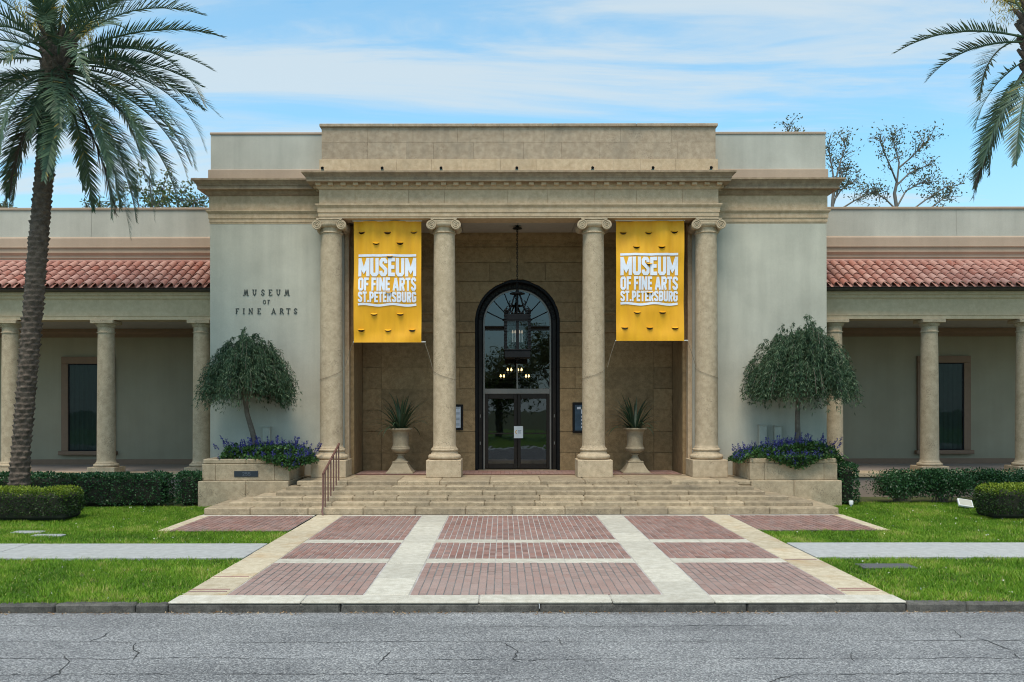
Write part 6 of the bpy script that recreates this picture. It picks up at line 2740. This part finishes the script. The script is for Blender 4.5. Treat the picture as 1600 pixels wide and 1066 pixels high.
RECT = [(-9.6, -4.70, YK + .15, 14.80), (4.74, 9.8, YK + .15, 14.80),
        (-11.5, -4.70, 16.31, 18.04), (4.74, 11.6, 16.31, 18.04),
        (-13.2, -7.38, 18.04, 22.5), (7.38, 13.4, 18.04, 23.3), (-8.2, -7.33, 20.0, 22.4), (7.33, 8.2, 20.0, 22.6)]
G = grass_patch(RECT, 2900, 5)
EDG = []
for (xa, xb) in ((-4.71, -4.635), (4.675, 4.75)):
    EDG += [(xa, xb, 11.62, 14.8), (xa, xb, 16.3, 18.04)]
EDG += [(-9.8, -4.75, 14.78, 14.85), (4.8, 10, 14.78, 14.85), (-11.5, -4.75, 16.25, 16.33), (4.8, 11.6, 16.25, 16.33), (-7.3, -4.7, 17.98, 18.10), (4.74, 7.3, 17.98, 18.10),
        (-7.42, -7.30, 18.0, 20.5), (7.30, 7.42, 18.0, 20.5), (-9.6, -4.8, 11.52, 11.62), (4.85, 9.8, 11.52, 11.62)]
G = np.concatenate([G, grass_patch(EDG, 1700, 15)])
# wider verge outside the picture, thinner
G2 = grass_patch([(-18, -9.6, YK + .15, 14.80), (9.8, 18, YK + .15, 14.80), (-18, -11.5, 16.31, 22.4), (11.6, 18, 16.31, 23.2)], 900, 6)
G = np.concatenate([G, G2])
gx, gy = G[:, 0], G[:, 1]
gxs = np.arange(-19, 19, .08)
gys = np.arange(YK, 24, .08)
t1 = np.array([[mnoise.noise(Vector((a * .9, b_ * .9, 3))) for b_ in gys] for a in gxs])
t2 = np.array([[mnoise.noise(Vector((a * 3.6, b_ * 3.6, 8))) for b_ in gys] for a in gxs])
ii = np.clip(((gx + 19) / .08).astype(int), 0, len(gxs) - 1)
jj = np.clip(((gy - YK) / .08).astype(int), 0, len(gys) - 1)
nz, nz2 = t1[ii, jj], t2[ii, jj]
edge_front = np.exp(-np.abs(gy - (YK + .3)) / .25) * 1.0
n = len(gx)
r = np.random.default_rng(9)
hgt = (.052 + .034 * nz2 + .012 * nz) * r.uniform(.6, 1.35, n)
# lids and bare patches
keep = np.ones(n, bool)
LIDS = [(WX(44, 17.95), 17.95, .30, .13, 'grey'), (WX(75, 17.5), 17.5, .30, .11, 'grey'), (WX(1386, 14.0), 14.05, .42, .18, 'black')]
for (lx, ly, w, d, _) in LIDS:
    keep &= ~((np.abs(gx - lx) < w * .92) & (np.abs(gy - ly) < d * .9))
bare = (nz2 > .42) & (r.uniform(size=n) < .7)
keep &= ~bare
gx, gy, hgt, nz, nz2 = gx[keep], gy[keep], hgt[keep], nz[keep], nz2[keep]
n = len(gx)
a = r.uniform(0, 2 * PI, n)
ln_ = r.uniform(.3, 1.35, n) * hgt
wv = .0062 * r.uniform(.8, 1.5, n)
V = np.empty((n, 3, 3))
z0 = -.05
V[:, 0] = np.stack([gx + np.cos(a + PI / 2) * wv, gy + np.sin(a + PI / 2) * wv, np.full(n, z0)], 1)
V[:, 1] = np.stack([gx - np.cos(a + PI / 2) * wv, gy - np.sin(a + PI / 2) * wv, np.full(n, z0)], 1)
V[:, 2] = np.stack([gx + np.cos(a) * ln_, gy + np.sin(a) * ln_, z0 + hgt], 1)
rnd = np.clip(.40 + .50 * nz + .34 * nz2 + r.normal(size=n) * .20, 0, .97)
rnd = np.where(r.uniform(size=n) < .05, r.uniform(.9, 1, n), rnd)
worn = (nz2 + .7 * nz > .42) & (r.uniform(size=n) < .45)
rnd = np.where(worn, r.uniform(.86, 1, n), rnd)
put('lawn_grass', npmesh('lawn_grass', V.reshape(-1, 3), np.arange(3 * n).reshape(n, 3), np.repeat(rnd, 3), M['grass']), None, (0, 0, 0), kind='stuff')
# fallen petals on the grass and leaf litter in the gutter
k = 420
idx = r.integers(0, n, k)
P = np.stack([gx[idx], gy[idx], np.full(k, -.008)], 1)
V, Fq, rn = leaf_quads(P, .034, .8, up_bias=.2, r=r)
put('fallen_petals', npmesh('fallen_petals', V, Fq, rn, M['petal']), None, (0, 0, 0), kind='stuff')
k = 900
P = np.stack([r.uniform(-9, 9.5, k), YK - .02 - np.abs(r.normal(size=k)) * .055, np.full(k, ZR + .008)], 1)
P = P[np.array([mnoise.noise(Vector((p[0] * 1.3, 2, 1))) > -.15 for p in P])]
V, Fq, rn = leaf_quads(P, .04, .55, dirs=np.tile([0, 0, .1], (len(P), 1)), jit=.5, r=r)
V[:, 2] = np.maximum(V[:, 2] * .6 + (ZR + .01) * .4, ZR + .004)
put('gutter_leaves', npmesh('gutter_leaves', V, Fq, rn, M['litter']), None, (0, 0, 0), kind='stuff')

# utility lids in the lawn
labs = ['small grey concrete lid in the lawn nearer the low left hedge', 'long grey concrete lid in the lawn nearer the left sidewalk', 'dark iron lid in the grass verge right of the forecourt']
for (lx, ly, w, d, kd), lb in zip(LIDS, labs):
    c = empty('access_hatch', (lx, ly, -.05), label=lb, cat='access hatch', group='utility hatches in the grass')
    mb = MB()
    mb.box(lx - w, lx + w, ly - d, ly + d, -.08, -.012, .008)
    mb.build('rim', M['grey_lid'] if kd == 'grey' else M['black_lid'], c)
    mb = MB()
    mb.box(lx - w * .86, lx + w * .86, ly - d * .8, ly + d * .8, -.03, -.006, .004)
    mb.build('cover', M['grey_lid'] if kd == 'grey' else M['black_lid'], c)
# white ground floodlight on the right lawn
gx0, gy0 = WX(1508, 21.9), 21.9
fl = empty('ground_floodlight', (gx0, gy0, 0), label='white ground floodlight tilted up on the lawn by the right hedge', cat='floodlight')
mb = MB()
mb.box(-.17, .17, -.14, .14, -.03, .03, .012)
me = mb.mesh('housing', M['white'])
put('housing', me, fl, (gx0, gy0, .10), (R(32), R(8), R(-12)))
mb = MB()
mb.tube([(gx0, gy0, -.06), (gx0, gy0, .09)], .02, 6)
mb.build('spike', M['white'], fl)
mb = MB()
mb.box(-.14, .14, -.11, .11, .0305, .036)
put('lens', mb.mesh('lens', M['box_grey']), fl, (gx0, gy0, .10), (R(32), R(8), R(-12)))
# small pale lamp at the foot of the upright hedge
gx0, gy0 = WX(1337, 22.0), 22.3
fl = empty('ground_spotlight', (gx0, gy0, 0), label='small pale spotlight at the foot of the upright hedge by the right planter', cat='spotlight')
mb = MB()
mb.lathe([(.02, -.06), (.02, .02), (.05, .03), (.055, .11), (.045, .13)], gx0, gy0, 0, 12)
mb.build('lamp_body', M['white'], fl, smooth=40)
mb = MB()
mb.lathe([(.04, .1301), (.042, .138), (.02, .142)], gx0, gy0, 0, 12)
mb.build('lens', M['box_grey'], fl)
